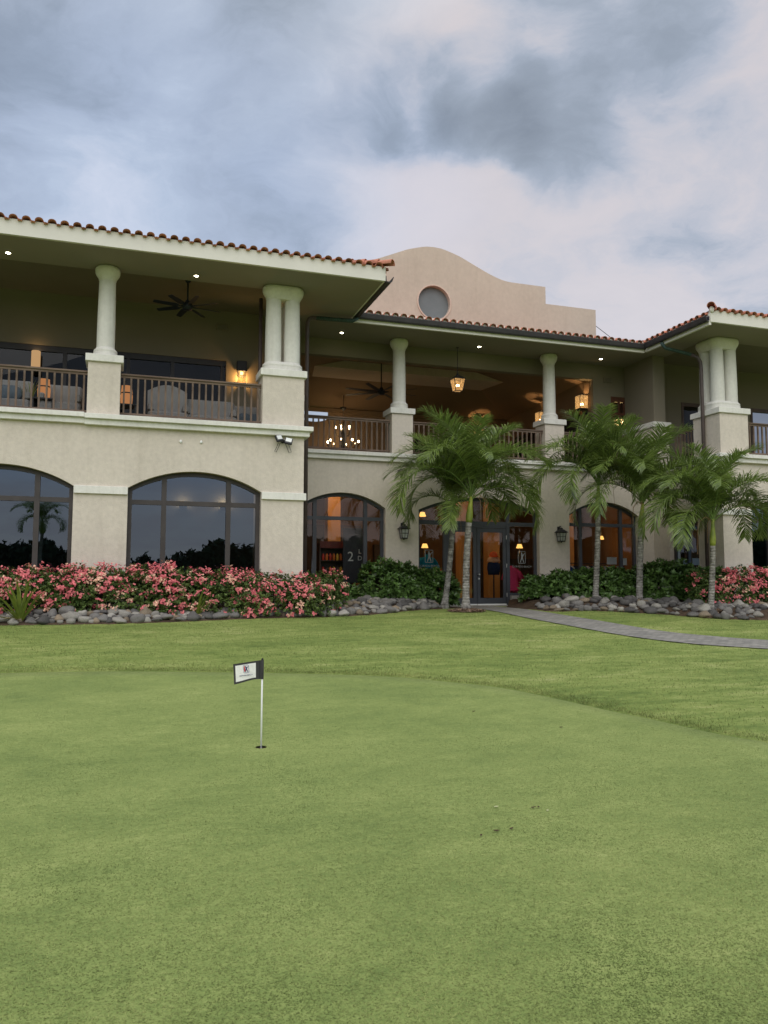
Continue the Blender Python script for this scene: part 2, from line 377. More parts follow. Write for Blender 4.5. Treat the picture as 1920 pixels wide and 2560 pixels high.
def green_radius():
    th = np.linspace(0, 2*np.pi, NA, endpoint=False); a = np.arctan2(GP[:, 1]-HOLE[1], GP[:, 0]-HOLE[0]) % (2*np.pi); r = np.hypot(GP[:, 0]-HOLE[0], GP[:, 1]-HOLE[1])
    o = np.argsort(a); a, r = a[o], r[o]
    return th, np.interp(th, np.r_[a-2*np.pi, a, a+2*np.pi], np.r_[r, r, r])
TH, GR = green_radius()
def green_dist(X, Y):       # >0 inside, metres from the rim measured along the ray from the hole
    a = np.arctan2(Y-HOLE[1], X-HOLE[0]) % (2*np.pi); r = np.hypot(X-HOLE[0], Y-HOLE[1])
    return np.interp(a, np.r_[TH, 2*np.pi], np.r_[GR, GR[0]])-r
def make_lawn():
    def axis(lo, hi, st, far):
        a = list(np.arange(lo, hi+1e-6, st)); d = st; x = hi
        while x < far: d *= 1.35; x += d; a.append(x)
        d = st; x = lo
        while x > -far: d *= 1.35; x -= d; a.insert(0, x)
        return np.array(a)
    xs, ys = axis(-11, 21, .14, 700), axis(-6, 22, .14, 700)
    Xg, Yg = np.meshgrid(xs, ys); gd = green_dist(Xg, Yg)
    Z = hgt(Xg, Yg)+.010*np.clip(-gd/.25+.2, 0, 1)
    rough = np.sin(Xg*9.1+Yg*3)*np.sin(Yg*8.3-Xg*2.2)*.006+np.sin(Xg*21+4)*np.sin(Yg*19)*.004
    Z += rough*np.clip(-gd/.5, 0, 1)
    Z -= .35*np.clip((gd-.02)/.5, 0, 1)
    n, m = Xg.shape; idx = np.arange(n*m).reshape(n, m)
    F = np.stack([idx[:-1, :-1], idx[:-1, 1:], idx[1:, 1:], idx[1:, :-1]], -1).reshape(-1, 4)
    struct(np_mesh('lawn', np.c_[Xg.ravel(), Yg.ravel(), Z.ravel()], F, lawn_m, smooth=True))
make_lawn()
def make_green():
    t = np.r_[0, np.geomspace(.004, 1, 60)]; V = []
    c, s = np.cos(TH), np.sin(TH)
    for q in t:
        r = .054+(GR-.054)*q; x, y = HOLE[0]+r*c, HOLE[1]+r*s
        V.append(np.c_[x, y, hgt(x, y)+.004])
    V.append(np.c_[x+.03*c, y+.03*s, hgt(x, y)-.05]); V = np.vstack(V); n = len(t)+1
    i = np.arange(n*NA).reshape(n, NA); j = np.roll(i, -1, 1)
    F = np.stack([i[:-1], i[1:], j[1:], j[:-1]], -1).reshape(-1, 4)
    struct(np_mesh('putting_green', V, F, green_m, smooth=True))
make_green()
PATH_U = [(10.78, 22.62), (10.80, 21.4), (10.82, 19.4), (11.11, 16.95), (11.45, 15.1), (12.11, 14.2), (12.9, 13.45), (14.6, 12.3), (17.5, 11.0), (22, 9.5)]
PATH_L = [(9.55, 22.62), (9.55, 21.5), (9.60, 18.7), (9.8, 16.7), (10.1, 14.55), (10.7, 13.4), (11.6, 12.7), (13.2, 11.6), (16.2, 10.2), (21, 8.6)]
def make_path():
    a, b = catmull(PATH_U, 120), catmull(PATH_L, 120); V = []; k = 7
    for p, q in zip(a, b):
        for i in range(k):
            x, y = lerp(p[0], q[0], i/(k-1)), lerp(p[1], q[1], i/(k-1)); V.append((x, y, hz(x, y)+.028))
    i = np.arange(120*k).reshape(120, k); F = np.stack([i[:-1, :-1], i[:-1, 1:], i[1:, 1:], i[1:, :-1]], -1).reshape(-1, 4)
    m = bpy.data.materials.new('grey_pavers'); m.use_nodes = True; t = NT(m.node_tree)
    co = t.n('ShaderNodeTexCoord').outputs['Object']
    br = t.n('ShaderNodeTexBrick', ins={'Vector': co, 'Color1': (.34, .32, .285, 1), 'Color2': (.22, .21, .19, 1), 'Mortar': (.07, .068, .06, 1), 'Scale': 1., 'Mortar Size': .006, 'Brick Width': .21, 'Row Height': .105})
    col = t.mix(t.mapr(t.noise(co, 3, 4), .35, .7, .0, .5), br.outputs[0], (.13, .125, .115))
    bs = t.n('ShaderNodeBsdfPrincipled', ins={'Base Color': col, 'Roughness': .85})
    bp = t.n('ShaderNodeBump', ins={'Strength': .6, 'Distance': .01, 'Height': br.outputs[1]}); bp.invert = True; t.link(bp.outputs[0], bs.inputs['Normal'])
    o = t.n('ShaderNodeOutputMaterial'); t.link(bs.outputs[0], o.inputs[0])
    struct(np_mesh('path', V, F, m))
make_path()
BED_L = [(-9, 17.9), (-4, 18.05), (-1.6, 17.95), (0, 17.95), (1.5, 18.15), (3.0, 18.5), (4.14, 18.72), (5.41, 19.0), (6.38, 19.45), (7.61, 20.4), (8.6, 21.0), (9.4, 21.5)]
BED_R = [(10.95, 21.6), (11.0, 20.4), (11.22, 19.3), (12.2, 19.35), (13.15, 18.75), (14.0, 18.15), (14.6, 17.35), (15.6, 16.75), (18, 16.3), (21, 16)]
EL_, ER_ = catmull(BED_L, 300), catmull(BED_R, 300)
ER_ = ER_[ER_[:, 0].argsort()]
def sstep(a, b, x): t = min(1, max(0, (x-a)/(b-a))); return t*t*(3-2*t)
def hb(x, y):       # the planted beds are banked up a little behind their stone edge
    if x < 10: d = y-float(np.interp(x, EL_[:, 0], EL_[:, 1])); k = sstep(9.4, 8.7, x)
    else: d = y-float(np.interp(x, ER_[:, 0], ER_[:, 1])); k = sstep(11.1, 11.8, x)
    return hz(x, y)+.21*k*sstep(-.02, .95, d)
def make_bed(edge, wall):
    e = catmull(edge, 90); wl = polyline(wall, 90); V = []; k = 14
    for p, q in zip(e, wl):
        for i in range(k):
            u = (i/(k-1))**1.6; x, y = lerp(p[0], q[0], u), lerp(p[1], q[1], u); V.append((x, y, hb(x, y)+(.034 if i else .0)))
    i = np.arange(90*k).reshape(90, k); F = np.stack([i[:-1, :-1], i[:-1, 1:], i[1:, 1:], i[1:, :-1]], -1).reshape(-1, 4)
    struct(np_mesh('planting_bed', V, F, soil_m))
make_bed(BED_L, [(-9, 19.45), (4.2, 19.45), (4.2, 22.7), (9.45, 22.7)])
make_bed(BED_R, [(11.6, 22.7), (17.0, 22.7), (17.0, 19.45), (21, 19.45)])

# ------------------------------------------------------------------ the clubhouse
CLUB = (10.7, 22.8, .7)
club = thing('clubhouse', 'two-storey beige stucco clubhouse with red tile roof, white columns and arched windows', 'building', CLUB)
def cb(mb, name, mat, parent=None, smooth=False, sharp=None):
    return mb.build(name, mat, parent or club, smooth, CLUB, sharp)
Y1, YM, YB = 19.5, 22.8, 23.65      # wing fronts, middle front, back wall of the upper terraces
XL, XR = 4.27, 17.14                # inner corners of the wings
ZG, ZF, ZS = .45, 5.38, 9.06        # foundation, upper floor, soffit
SPR, APX = 3.70, 4.145              # arch springing and apex
def arch_z(x, xa, xb, spr=SPR, apx=APX):
    h = (xb-xa)/2; rise = apx-spr; rad = (h*h+rise*rise)/(2*rise); xm = (xa+xb)/2
    return apx-rad+math.sqrt(max(0, rad*rad-(x-xm)**2))
def arched_wall(x0, x1, y, z0, z1, ops, depth=.30, n=28):
    """solid wall along X with arched openings that run down to z0"""
    mb = MB(); x = x0
    for xa, xb in ops:
        if xa > x: mb.box(x, xa, y, y+depth, z0, z1, skip='k')
        xs = np.linspace(xa, xb, n); zs = [arch_z(q, xa, xb) for q in xs]
        for i in range(n-1):
            a, b, za, zb = xs[i], xs[i+1], zs[i], zs[i+1]
            mb.add([(a, y, za), (b, y, zb), (b, y, z1), (a, y, z1)], [(0, 1, 2, 3)])
            mb.add([(a, y, za), (a, y+depth, za), (b, y+depth, zb), (b, y, zb)], [(0, 1, 2, 3)])
        x = xb
    if x < x1: mb.box(x, x1, y, y+depth, z0, z1, skip='k')
    return mb
ops_left = [(-4.26, -1.117), (.075, 3.21)]
ops_mid = [(4.86, 7.53), (8.6, 12.76), (13.87, 16.54)]
ops_right = [(18.2, 21.33)]
cb(arched_wall(-9, XL, Y1, ZG, 5.28, ops_left), 'wall', stucco)
cb(arched_wall(XL-.001, XR+.001, YM, ZG, 5.28, ops_mid), 'wall', stucco)
cb(arched_wall(XR, 25, Y1, ZG, 5.28, ops_right), 'wall', stucco)
m = MB(); m.box(XL-.3, XL-.002, Y1+.3, 28, ZG, 5.28); cb(m, 'side_wall', stucco)
m = MB(); m.box(XR+.002, XR+.3, Y1+.3, 20.6, ZG, 5.28); m.box(XR+.002, XR+.3, 22.0, 28, ZG, 5.28); m.box(XR+.002, XR+.3, 20.6, 22.0, 3.75, 5.28); cb(m, 'side_wall', stucco)
# rooms behind the ground floor glass
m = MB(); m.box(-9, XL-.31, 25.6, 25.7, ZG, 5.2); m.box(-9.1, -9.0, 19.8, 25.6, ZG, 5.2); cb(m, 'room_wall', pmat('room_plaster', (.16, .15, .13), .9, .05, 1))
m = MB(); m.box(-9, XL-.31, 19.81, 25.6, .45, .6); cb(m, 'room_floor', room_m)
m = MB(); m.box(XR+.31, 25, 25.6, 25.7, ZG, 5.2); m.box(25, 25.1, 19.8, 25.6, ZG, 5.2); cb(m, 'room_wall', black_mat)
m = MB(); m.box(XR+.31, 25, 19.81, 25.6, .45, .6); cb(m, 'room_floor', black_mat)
# upper floor slabs (their undersides are the ground floor ceilings)
m = MB(); m.box(-9, XL-.001, Y1+.003, 25.7, 5.20, ZF-.004); cb(m, 'terrace_floor', deck_m)
m = MB(); m.box(XR+.001, 25, Y1+.003, 25.7, 5.20, ZF-.004); cb(m, 'terrace_floor', deck_m)
m = MB(); m.box(XL, XR, YM+.003, 31, 5.20, ZF-.006); cb(m, 'terrace_floor', deck_m)
# --- balcony trim: two stepped bands
def trim_run(x0, x1, y, ret0=None, ret1=None, dz=0., dp=0., e0=0, e1=0):
    mb = MB()
    for z0, z1, pr in ((5.13, 5.265, .12), (5.265, ZF, .20)):
        p = pr+dp; mb.bbox(x0-e0*p, x1+e1*p, y-p, y-.002+.1, z0+dz, z1+dz, .008)
        if ret1 is not None: mb.bbox(x1-.1, x1+p, y+.101, ret1, z0+dz, z1+dz, .008)
        if ret0 is not None: mb.bbox(x0-p, x0+.1, y+.101, ret0, z0+dz, z1+dz, .008)
    return mb
cb(trim_run(-9, -.93, Y1, dz=.022, dp=-.02), 'balcony_trim', trim_m)
cb(trim_run(-.928, XL, Y1, ret1=22.55, e1=1), 'balcony_trim', trim_m)
cb(trim_run(XL+.21, XR-.21, YM), 'balcony_trim', trim_m)
cb(trim_run(XR, 25, Y1, ret0=22.55, e0=1), 'balcony_trim', trim_m)
# --- impost caps on the ground floor piers
for x0, x1, wrap in ((-1.112, .07, 0), (3.215, XL+.06, 1), (XR-.06, 18.195, -1), (21.34, 23, 0)):
    mb = MB(); mb.bbox(x0, x1, Y1-.06, Y1+.05, 3.53, 3.71, .006)
    if wrap == 1: mb.bbox(XL-.1, XL+.06, Y1+.051, 20.62, 3.53, 3.71, .006)
    if wrap == -1: mb.bbox(XR-.06, XR+.1, Y1+.051, 20.62, 3.53, 3.71, .006)
    cb(mb, 'impost_cap', trim_m)
# --- arched windows
def win_frame(xa, xb, y, z0, mulls, tr=(3.33, 3.44), fw=.10, d=.09, n=28, tr_skip=None):
    mb = MB(); xs = np.linspace(xa, xb, n)
    mb.box(xa, xa+fw, y, y+d, z0, arch_z(xa+fw, xa, xb)-fw*.4); mb.box(xb-fw, xb, y, y+d, z0, arch_z(xb-fw, xa, xb)-fw*.4)
    for i in range(n-1):
        a, b = xs[i], xs[i+1]; za, zb = arch_z(a, xa, xb)-.001, arch_z(b, xa, xb)-.001
        P = [(a, za-fw), (b, zb-fw), (b, zb), (a, za)]
        mb.add([(q[0], y-.004, q[1]) for q in P]+[(q[0], y+d+.004, q[1]) for q in P], [(0, 1, 2, 3), (0, 4, 5, 1), (7, 6, 5, 4)])
    for mx in mulls:
        mb.box(mx-.058, mx+.058, y-.006, y+d+.006, z0, arch_z(mx, xa, xb)-fw*.6)
    mb.box(xa+fw, xb-fw, y+.004, y+d-.004, tr[0], tr[1])
    return mb
def pane_arch(xa, xb, y, z0, n=24):
    mb = MB(); xs = np.linspace(xa+.03, xb-.03, n)
    mb.add([(q, y, z0) for q in xs]+[(q, y, arch_z(q, xa, xb)-.03) for q in xs], [(i, i+1, n+i+1, n+i) for i in range(n-1)])
    return mb
def arched_window(xa, xb, y, mulls, frame_mat, glass):
    f = cb(win_frame(xa, xb, y+.19, 1.0, mulls), 'window', frame_mat)
    cb(pane_arch(xa, xb, y+.235, 1.0), 'pane', glass, f)
    mb = MB(); mb.box(xa, xb, y+.05, y+.30, ZG, .99); s_ = cb(mb, 'window_sill', stucco, f)
    return f
for xa, xb in ops_left: arched_window(xa, xb, Y1, (xa+.83, xa+2.36), bronze, glass_dark)
for xa, xb in (ops_mid[0], ops_mid[2]): arched_window(xa, xb, YM, (xa+.52, xb-.58), charcoal, glass_shop)
arched_window(*ops_right[0], Y1, (ops_right[0][0]+.83, ops_right[0][0]+2.36), bronze, glass_dark)
mb = MB(); y0, y1 = 20.6, 22.0
mb.box(XR+.17, XR+.25, y0, y0+.09, .9, 3.75); mb.box(XR+.17, XR+.25, y1-.09, y1, .9, 3.75); mb.box(XR+.175, XR+.245, y0+.09, y1-.09, 3.3, 3.4); mb.box(XR+.17, XR+.25, y0+.09, y1-.09, 3.66, 3.75)
f = cb(mb, 'window', bronze); mb = MB(); mb.add([(XR+.21, y0, .9), (XR+.21, y1, .9), (XR+.21, y1, 3.75), (XR+.21, y0, 3.75)], [(0, 1, 2, 3)]); cb(mb, 'pane', glass_dark, f)
mb = MB(); mb.box(XR+.05, XR+.3, y0, y1, ZG, .899); cb(mb, 'window_sill', stucco, f)
# --- shop entrance: arched frame, two side lights, a pair of glazed doors
xa, xb = ops_mid[1]; yd = YM+.19
ent = cb(win_frame(xa, xb, yd, .76, (9.55, 11.73), tr=(3.27, 3.40)), 'entrance_frame', charcoal)
cb(pane_arch(xa, xb, yd+.045, 3.40), 'transom_pane', glass_shop, ent)
for a, b in ((xa+.09, 9.50), (11.78, xb-.09)):
    mb = MB(); mb.add([(a, yd+.045, 1.14), (b, yd+.045, 1.14), (b, yd+.045, 3.28), (a, yd+.045, 3.28)], [(0, 1, 2, 3)]); cb(mb, 'side_light', glass_shop, ent)
mb = MB()
for a, b in ((xa+.1, 9.49), (11.79, xb-.1)): mb.box(a, b, yd+.002, yd+.088, 1.06, 1.14)
mb.box(9.608, 11.672, yd+.003, yd+.087, 3.20, 3.268); cb(mb, 'frame_rail', charcoal, ent)
mb = MB(); mb.box(xa, 9.5, YM+.04, YM+.3, ZG, 1.058); mb.box(11.78, xb, YM+.04, YM+.3, ZG, 1.058); cb(mb, 'stub_wall', conc_m, ent)
mb = MB(); mb.bbox(9.56, 11.72, YM+.02, YM+.3, .62, .755, .01); cb(mb, 'door_sill', conc_m, ent)
for hx, sgn in ((9.612, 1), (11.668, -1)):
    x0, x1 = sorted((hx, hx+sgn*1.022)); st = .115
    mb = MB(); yq = yd+.01
    mb.bbox(x0, x0+st, yq, yq+.05, .785, 3.195, .004); mb.bbox(x1-st, x1, yq, yq+.05, .785, 3.195, .004)
    mb.box(x0+st, x1-st, yq+.001, yq+.049, .785, .985); mb.box(x0+st, x1-st, yq+.001, yq+.049, 3.06, 3.195)
    d = cb(mb, 'door', charcoal)
    mb = MB(); mb.add([(x0+st-.01, yq+.025, .97), (x1-st+.01, yq+.025, .97), (x1-st+.01, yq+.025, 3.07), (x0+st-.01, yq+.025, 3.07)], [(0, 1, 2, 3)]); cb(mb, 'pane', glass_shop, d)
    mb = MB(); mb.box(x0+.004, x1-.004, yq-.012, yq-.001, .762, .80); cb(mb, 'kick_strip', white_m, d)
    if sgn == -1:
        mb = MB()
        for zz in (1.02, 1.95, 2.85): mb.tube([(x1+.008, yq-.012, zz), (x1+.008, yq-.012, zz+.12)], .012, 8)
        cb(mb, 'hinge', steel_m, d)
        mb = MB(); hx2 = x0+.045
        mb.tube([(hx2, yq, 1.72), (hx2, yq-.05, 1.72)], [.03, .016], 12); mb.sphere((hx2, yq-.065, 1.72), .034, 12, 8)
        cb(mb, 'handle', steel_m, d, True)
        mb = MB(); mb.tube([(hx2+.01, yq, 1.59), (hx2+.01, yq-.02, 1.59)], .026, 12); cb(mb, 'lock', steel_m, d)
# decals on the side lights: outline, golfer, two words
decal_m = pmat('white_vinyl', (.27, .28, .28), .6, .03, 4)
def rr_outline(w, h, r, n=6):
    o = []
    for cx, cz, a0 in ((w/2-r, h/2-r, 0), (-w/2+r, h/2-r, 90), (-w/2+r, -h/2+r, 180), (w/2-r, -h/2+r, 270)):
        for i in range(n+1): a = R(a0+90*i/n); o.append((cx+r*math.cos(a), cz+r*math.sin(a)))
    return o
GOLFER = [(-.10, .36), (-.02, .40), (.03, .33), (.0, .27), (.10, .20), (.20, .30), (.34, .40), (.36, .37), (.22, .24), (.13, .12), (.08, .02), (.10, -.10), (.16, -.25), (.20, -.42), (.12, -.42), (.06, -.26),
          (.0, -.14), (-.08, -.26), (-.14, -.42), (-.22, -.42), (-.15, -.22), (-.09, -.06), (-.08, .08), (-.12, .2), (-.08, .27)]
def ring_flat(mb, w, h, r, t, y0, y1):
    a, b = rr_outline(w, h, r), rr_outline(w-2*t, h-2*t, max(.002, r-t)); n = len(a)
    mb.add([(x, y0, z) for x, z in a]+[(x, y0, z) for x, z in b]+[(x, y1, z) for x, z in a], [(i, (i+1) % n, n+(i+1) % n, n+i) for i in range(n)]+[(i, 2*n+i, 2*n+(i+1) % n, (i+1) % n) for i in range(n)])
for cx, lab in ((9.03, 0), (12.24, 1)):
    dec = part_empty('window_decal', ent); dec.location = Vector((cx, yd+.043, 2.28))-Vector(CLUB)
    mb = MB(); ring_flat(mb, .27, .40, .04, .016, -.002, 0.); mb.build('logo_outline', decal_m, dec)
    mb = MB(); mb.prism([(x*.36+.01, z*.40) for x, z in GOLFER], -.002, 0.); mb.build('logo_golfer', decal_m, dec)
    t_ = text_mesh('DORADO BEACH', .088, decal_m, 'lettering', dec); t_.rotation_euler = (R(90), 0, 0); t_.location = (.0, -.001, -.30)

# --- pedestals and columns of the upper terrace
def skel_outline(arms, n=72):
    """outline radius function of a star-shaped skeleton of segments from the origin"""
    segs = [((0, 0), a) for a in arms] or [((0, 0), (0, 0))]
    c = (sum(a[0] for a in arms)/2 if len(arms) == 1 else 0, sum(a[1] for a in arms)/2 if len(arms) == 1 else 0) if arms else (0, 0)
    def sdf(p):
        d = 9
        for a, b in segs:
            bx, by = b[0]-a[0], b[1]-a[1]; L = bx*bx+by*by
            t = 0 if L == 0 else max(0, min(1, ((p[0]-a[0])*bx+(p[1]-a[1])*by)/L))
            d = min(d, math.hypot(p[0]-a[0]-bx*t, p[1]-a[1]-by*t))
        return d
    def ring(r, z, ox, oy):
        o = []
        for i in range(n):
            a = 2*math.pi*i/n; ca, sa = math.cos(a), math.sin(a); lo, hi = 0, 3.
            t = 0.
            while sdf((c[0]+ca*t, c[1]+sa*t)) < r: t += .02
            lo, hi = t-.02, t
            for _ in range(12):
                m_ = (lo+hi)/2
                if sdf((c[0]+ca*m_, c[1]+sa*m_)) < r: lo = m_
                else: hi = m_
            o.append((ox+c[0]+ca*hi, oy+c[1]+sa*hi, z))
        return o
    return ring
def column_set(ox, oy, arms, zbot, rs=.208):
    """one, two or three shafts on a shared base under a shared capital"""
    ring = skel_outline(arms); cs = [(0, 0)]+list(arms)
    base = MB(); z = zbot
    base.loft([ring(r, z+h_, ox, oy) for r, h_ in ((.275, 0), (.275, .12), (.262, .125), (.268, .14), (.272, .165), (.262, .19), (.24, .205), (.225, .225), (.215, .245))], True, True, True)
    cap = MB(); zt = ZS-.002
    cap.loft([ring(r, zt-h_, ox, oy) for r, h_ in ((.190, .34), (.20, .325), (.205, .30), (.215, .27), (.24, .235), (.268, .19), (.285, .14), (.29, .09), (.285, .045), (.265, .012), (.25, 0))], True, True, True)
    sh = MB()
    for cx, cy_ in cs:
        H_ = zt-.30-(z+.22); sh.lathe([(rs*(1-.13*max(0, t-.25)**1.4), z+.22+H_*t) for t in np.linspace(0, 1, 9)], 28, (ox+cx, oy+cy_, 0))
    col = cb(sh, 'column', col_m, None, True, 40)
    cb(base, 'column_base', col_m, col, True, 45); cb(cap, 'capital', col_m, col, True, 45)
    return col
def pedestal(boxes, zt=6.65):
    mb = MB()
    for x0, x1, y0, y1 in boxes: mb.bbox(x0, x1, y0, y1, ZF+.002, zt, .008)
    p = cb(mb, 'pedestal', stucco); mb = MB()
    for i, (x0, x1, y0, y1) in enumerate(boxes): mb.bbox(x0-.06, x1+.06, y0-.06, y1+.06, zt+.001+.0015*i, zt+.175+.0015*i, .008)
    cb(mb, 'pedestal_cap', trim_m, p); return p
pedestal([(-.895, -.165, Y1+.002, 20.2)]); column_set(-.53, 19.86, [], 6.825)
pedestal([(-5.2, -4.47, Y1+.002, 20.2)]); column_set(-4.83, 19.86, [], 6.825)
pedestal([(3.205, 4.265, Y1+.002, 20.21), (3.56, 4.265, 20.15, 20.70)]); column_set(4.0, 19.86, [(-.485, 0), (0, .485)], 6.827)
pedestal([(17.145, 18.21, Y1+.002, 20.21), (17.145, 17.85, 20.15, 20.70)]); column_set(17.41, 19.86, [(.485, 0), (0, .485)], 6.827)
pedestal([(22.0, 22.73, Y1+.002, 20.2)])
for x0, x1 in ((7.73, 8.42), (13.03, 13.74)):
    pedestal([(x0, x1, YM+.002, 23.45)]); column_set((x0+x1)/2, YM+.33, [], 6.825)
# square pier at the inner corner on the right, plain pier on the left
pedestal([(16.62, 17.20, 21.95, 23.60)], 6.62)
mb = MB(); mb.bbox(16.68, 17.14, 22.02, 23.63, 6.797, ZS-.003, .008); cb(mb, 'corner_pier', stucco_shaded)
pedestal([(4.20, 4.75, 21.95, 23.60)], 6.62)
mb = MB(); mb.bbox(4.26, 4.70, 22.02, 23.63, 6.797, ZS-.003, .008); cb(mb, 'corner_pier', stucco_shaded)
# --- railings
def railing(p0, p1, sp=.163):
    p0, p1 = Vector(p0), Vector(p1); d = p1-p0; L = d.length; u = d/L; n = Vector((-u.y, u.x, 0))
    rl = part_empty('railing', club); rl.location = p0-Vector(CLUB); rl.rotation_euler = (0, 0, math.atan2(u.y, u.x))
    mb = MB(); mb.bbox(0, L, -.062, .062, 1.035, 1.078, .008); mb.box(0, L, -.026, .026, .985, 1.034); mb.build('top_rail', rail_m, rl)
    mb = MB(); mb.bbox(0, L, -.03, .03, .085, .135, .005); mb.build('bottom_rail', rail_m, rl)
    k = max(2, round(L/sp)); me = None
    for i in range(k):
        x = (i+.5)*L/k
        if me is None:
            mb = MB(); mb.box(-.021, .021, -.021, .021, .136, .984); b = mb.build('baluster', wood_m, rl); me = b.data
        else:
            b = bpy.data.objects.new('baluster', me); COL.objects.link(b); b.parent = rl
        b.location = (x, rnd.uniform(-.002, .002), 0); b.rotation_euler = (0, 0, rnd.uniform(-.05, .05))
    if L > 3.0:
        mb = MB(); mb.box(L/2-.03, L/2+.03, -.028, .028, .002, .084); mb.build('rail_foot', rail_m, rl)
    return rl
for a, b in (((-4.45, 19.74), (-.90, 19.74)), ((-.16, 19.74), (3.20, 19.74)), ((4.72, 22.98), (7.72, 22.98)), ((8.43, 22.98), (13.02, 22.98)), ((13.75, 22.98), (16.61, 22.98)),
             ((17.40, 20.71), (17.40, 21.94)), ((18.22, 19.74), (21.99, 19.74))):
    railing((*a, ZF), (*b, ZF))
# --- porch back walls and ceilings
def wall_x(x0, x1, y, z0, z1, holes, th=.16):
    mb = MB(); x = x0
    for a, b, c, d in holes:
        mb.box(x, a, y, y+th, z0, z1); mb.box(a, b, y, y+th, d, z1)
        if c > z0: mb.box(a, b, y, y+th, z0, c)
        x = b
    mb.box(x, x1, y, y+th, z0, z1); return mb
cb(wall_x(-9, XL, 22.95, ZF, 9.4, [(-8.4, 2.7, ZF, 7.88)]), 'terrace_wall', stucco_shaded)
mb = MB(); mb.box(4.28, 4.44, 22.95, YB, ZF, ZS-.004); cb(mb, 'terrace_wall', stucco_shaded)
cb(wall_x(15.42, 25, YB, ZF, 9.4, [(16.13, 17.24, ZF, 7.98), (19.1, 20.35, ZF, 7.98), (22.2, 23.5, ZF, 7.98)]), 'terrace_wall', stucco_shaded)
mb = MB(); mb.box(4.27, 15.419, YB, YB+.25, 8.53, ZS-.004); cb(mb, 'header_beam', stucco_shaded)
# big dark window of the left terrace
mb = MB(); mb.box(-8.4, 2.7, 22.98, 23.08, 7.72, 7.879)
for x in (-5.6, -3.6, -1.65, .0, 1.2, 2.6): mb.box(x-.05, x+.05, 22.985, 23.075, ZF, 7.719)
f = cb(mb, 'window', black_m); mb = MB(); mb.add([(-8.4, 23.03, ZF), (2.7, 23.03, ZF), (2.7, 23.03, 7.8), (-8.4, 23.03, 7.8)], [(0, 1, 2, 3)]); cb(mb, 'pane', glass_porch, f)
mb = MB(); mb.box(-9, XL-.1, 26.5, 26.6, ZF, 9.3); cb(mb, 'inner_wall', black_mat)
for xa, xb in ((19.1, 20.35), (22.2, 23.5)):
    mb = MB(); mb.box(xa, xa+.09, YB-.02, YB+.1, ZF, 7.979); mb.box(xb-.09, xb, YB-.02, YB+.1, ZF, 7.979); mb.box(xa+.09, xb-.09, YB-.02, YB+.1, 7.85, 7.979)
    f = cb(mb, 'window', shop_dark); mb = MB(); mb.add([(xa, YB+.05, ZF), (xb, YB+.05, ZF), (xb, YB+.05, 7.9), (xa, YB+.05, 7.9)], [(0, 1, 2, 3)]); cb(mb, 'pane', glass_porch, f)
mb = MB(); mb.box(15.6, 25, 27.0, 27.1, ZF, 9.3); cb(mb, 'inner_wall', shop_dark)
# glazed wooden door of the upper terrace
mb = MB(); xa, xb = 16.13, 17.24
mb.box(xa, xa+.13, YB-.01, YB+.09, ZF, 7.979); mb.box(xb-.13, xb, YB-.01, YB+.09, ZF, 7.979); mb.box(xa+.13, xb-.13, YB-.01, YB+.09, 7.80, 7.979); mb.box(xa+.13, xb-.13, YB, YB+.08, 7.33, 7.42)
for i in range(1, 4): x = lerp(xa+.13, xb-.13, i/4); mb.box(x-.028, x+.028, YB+.005, YB+.075, 7.421, 7.799)
mb.box(xa+.13, xb-.13, YB, YB+.08, ZF, 5.9)
f = cb(mb, 'door', pmat('mahogany', (.09, .035, .02), .45, .25, 4)); mb = MB(); mb.add([(xa+.1, YB+.04, 5.8), (xb-.1, YB+.04, 5.8), (xb-.1, YB+.04, 7.85), (xa+.1, YB+.04, 7.85)], [(0, 1, 2, 3)]); cb(mb, 'pane', glass_shop, f)
# soffits
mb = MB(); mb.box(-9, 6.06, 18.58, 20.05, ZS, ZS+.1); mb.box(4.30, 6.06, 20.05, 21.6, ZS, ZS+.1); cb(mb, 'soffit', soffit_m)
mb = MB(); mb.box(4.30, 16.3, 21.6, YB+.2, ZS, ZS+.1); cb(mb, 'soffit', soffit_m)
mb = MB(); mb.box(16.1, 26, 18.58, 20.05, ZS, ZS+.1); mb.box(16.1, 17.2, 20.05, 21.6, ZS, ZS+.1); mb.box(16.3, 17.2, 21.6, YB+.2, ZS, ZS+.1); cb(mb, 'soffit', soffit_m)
for a_, b_, c_ in ((-9, 4.3, 23.1), (17.2, 26, 23.9)):
    mb = MB(); mb.box(a_, b_, 20.05, c_, 9.34, 9.4); mb.box(a_, b_, 20.05, 20.1, ZS+.1, 9.34); cb(mb, 'porch_ceiling', stucco_shaded)
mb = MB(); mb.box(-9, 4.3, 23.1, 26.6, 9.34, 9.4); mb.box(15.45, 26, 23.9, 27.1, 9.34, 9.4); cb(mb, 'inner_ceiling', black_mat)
# --- open lounge behind the middle terrace
ZB, YK = 8.32, 30.3
mb = MB(); xs = np.linspace(6.35, 7.62, 15)
mb.box(4.27, 6.35, YK, YK+.15, ZF, ZB); mb.box(7.62, 15.5, YK, YK+.15, ZF, ZB)
for a, b in zip(xs[:-1], xs[1:]):
    lo = [7.98-.22*math.sqrt(max(0, 1-((q-6.985)/.635)**2)) for q in (a, b)]
    mb.add([(a, YK, ZF), (b, YK, ZF), (b, YK, lo[1]), (a, YK, lo[0]), (a, YK+.15, lo[0]), (b, YK+.15, lo[1])], [(0, 1, 2, 3), (3, 2, 5, 4)])
cb(mb, 'lounge_wall', lounge_m)
mb = MB(); mb.box(15.45, 15.6, YB+.161, YK, ZF, 8.9); cb(mb, 'lounge_wall', lounge_m)
mb = MB(); mb.box(4.12, 4.27, YB, YK, ZF, 8.9); cb(mb, 'lounge_wall', lounge_m)
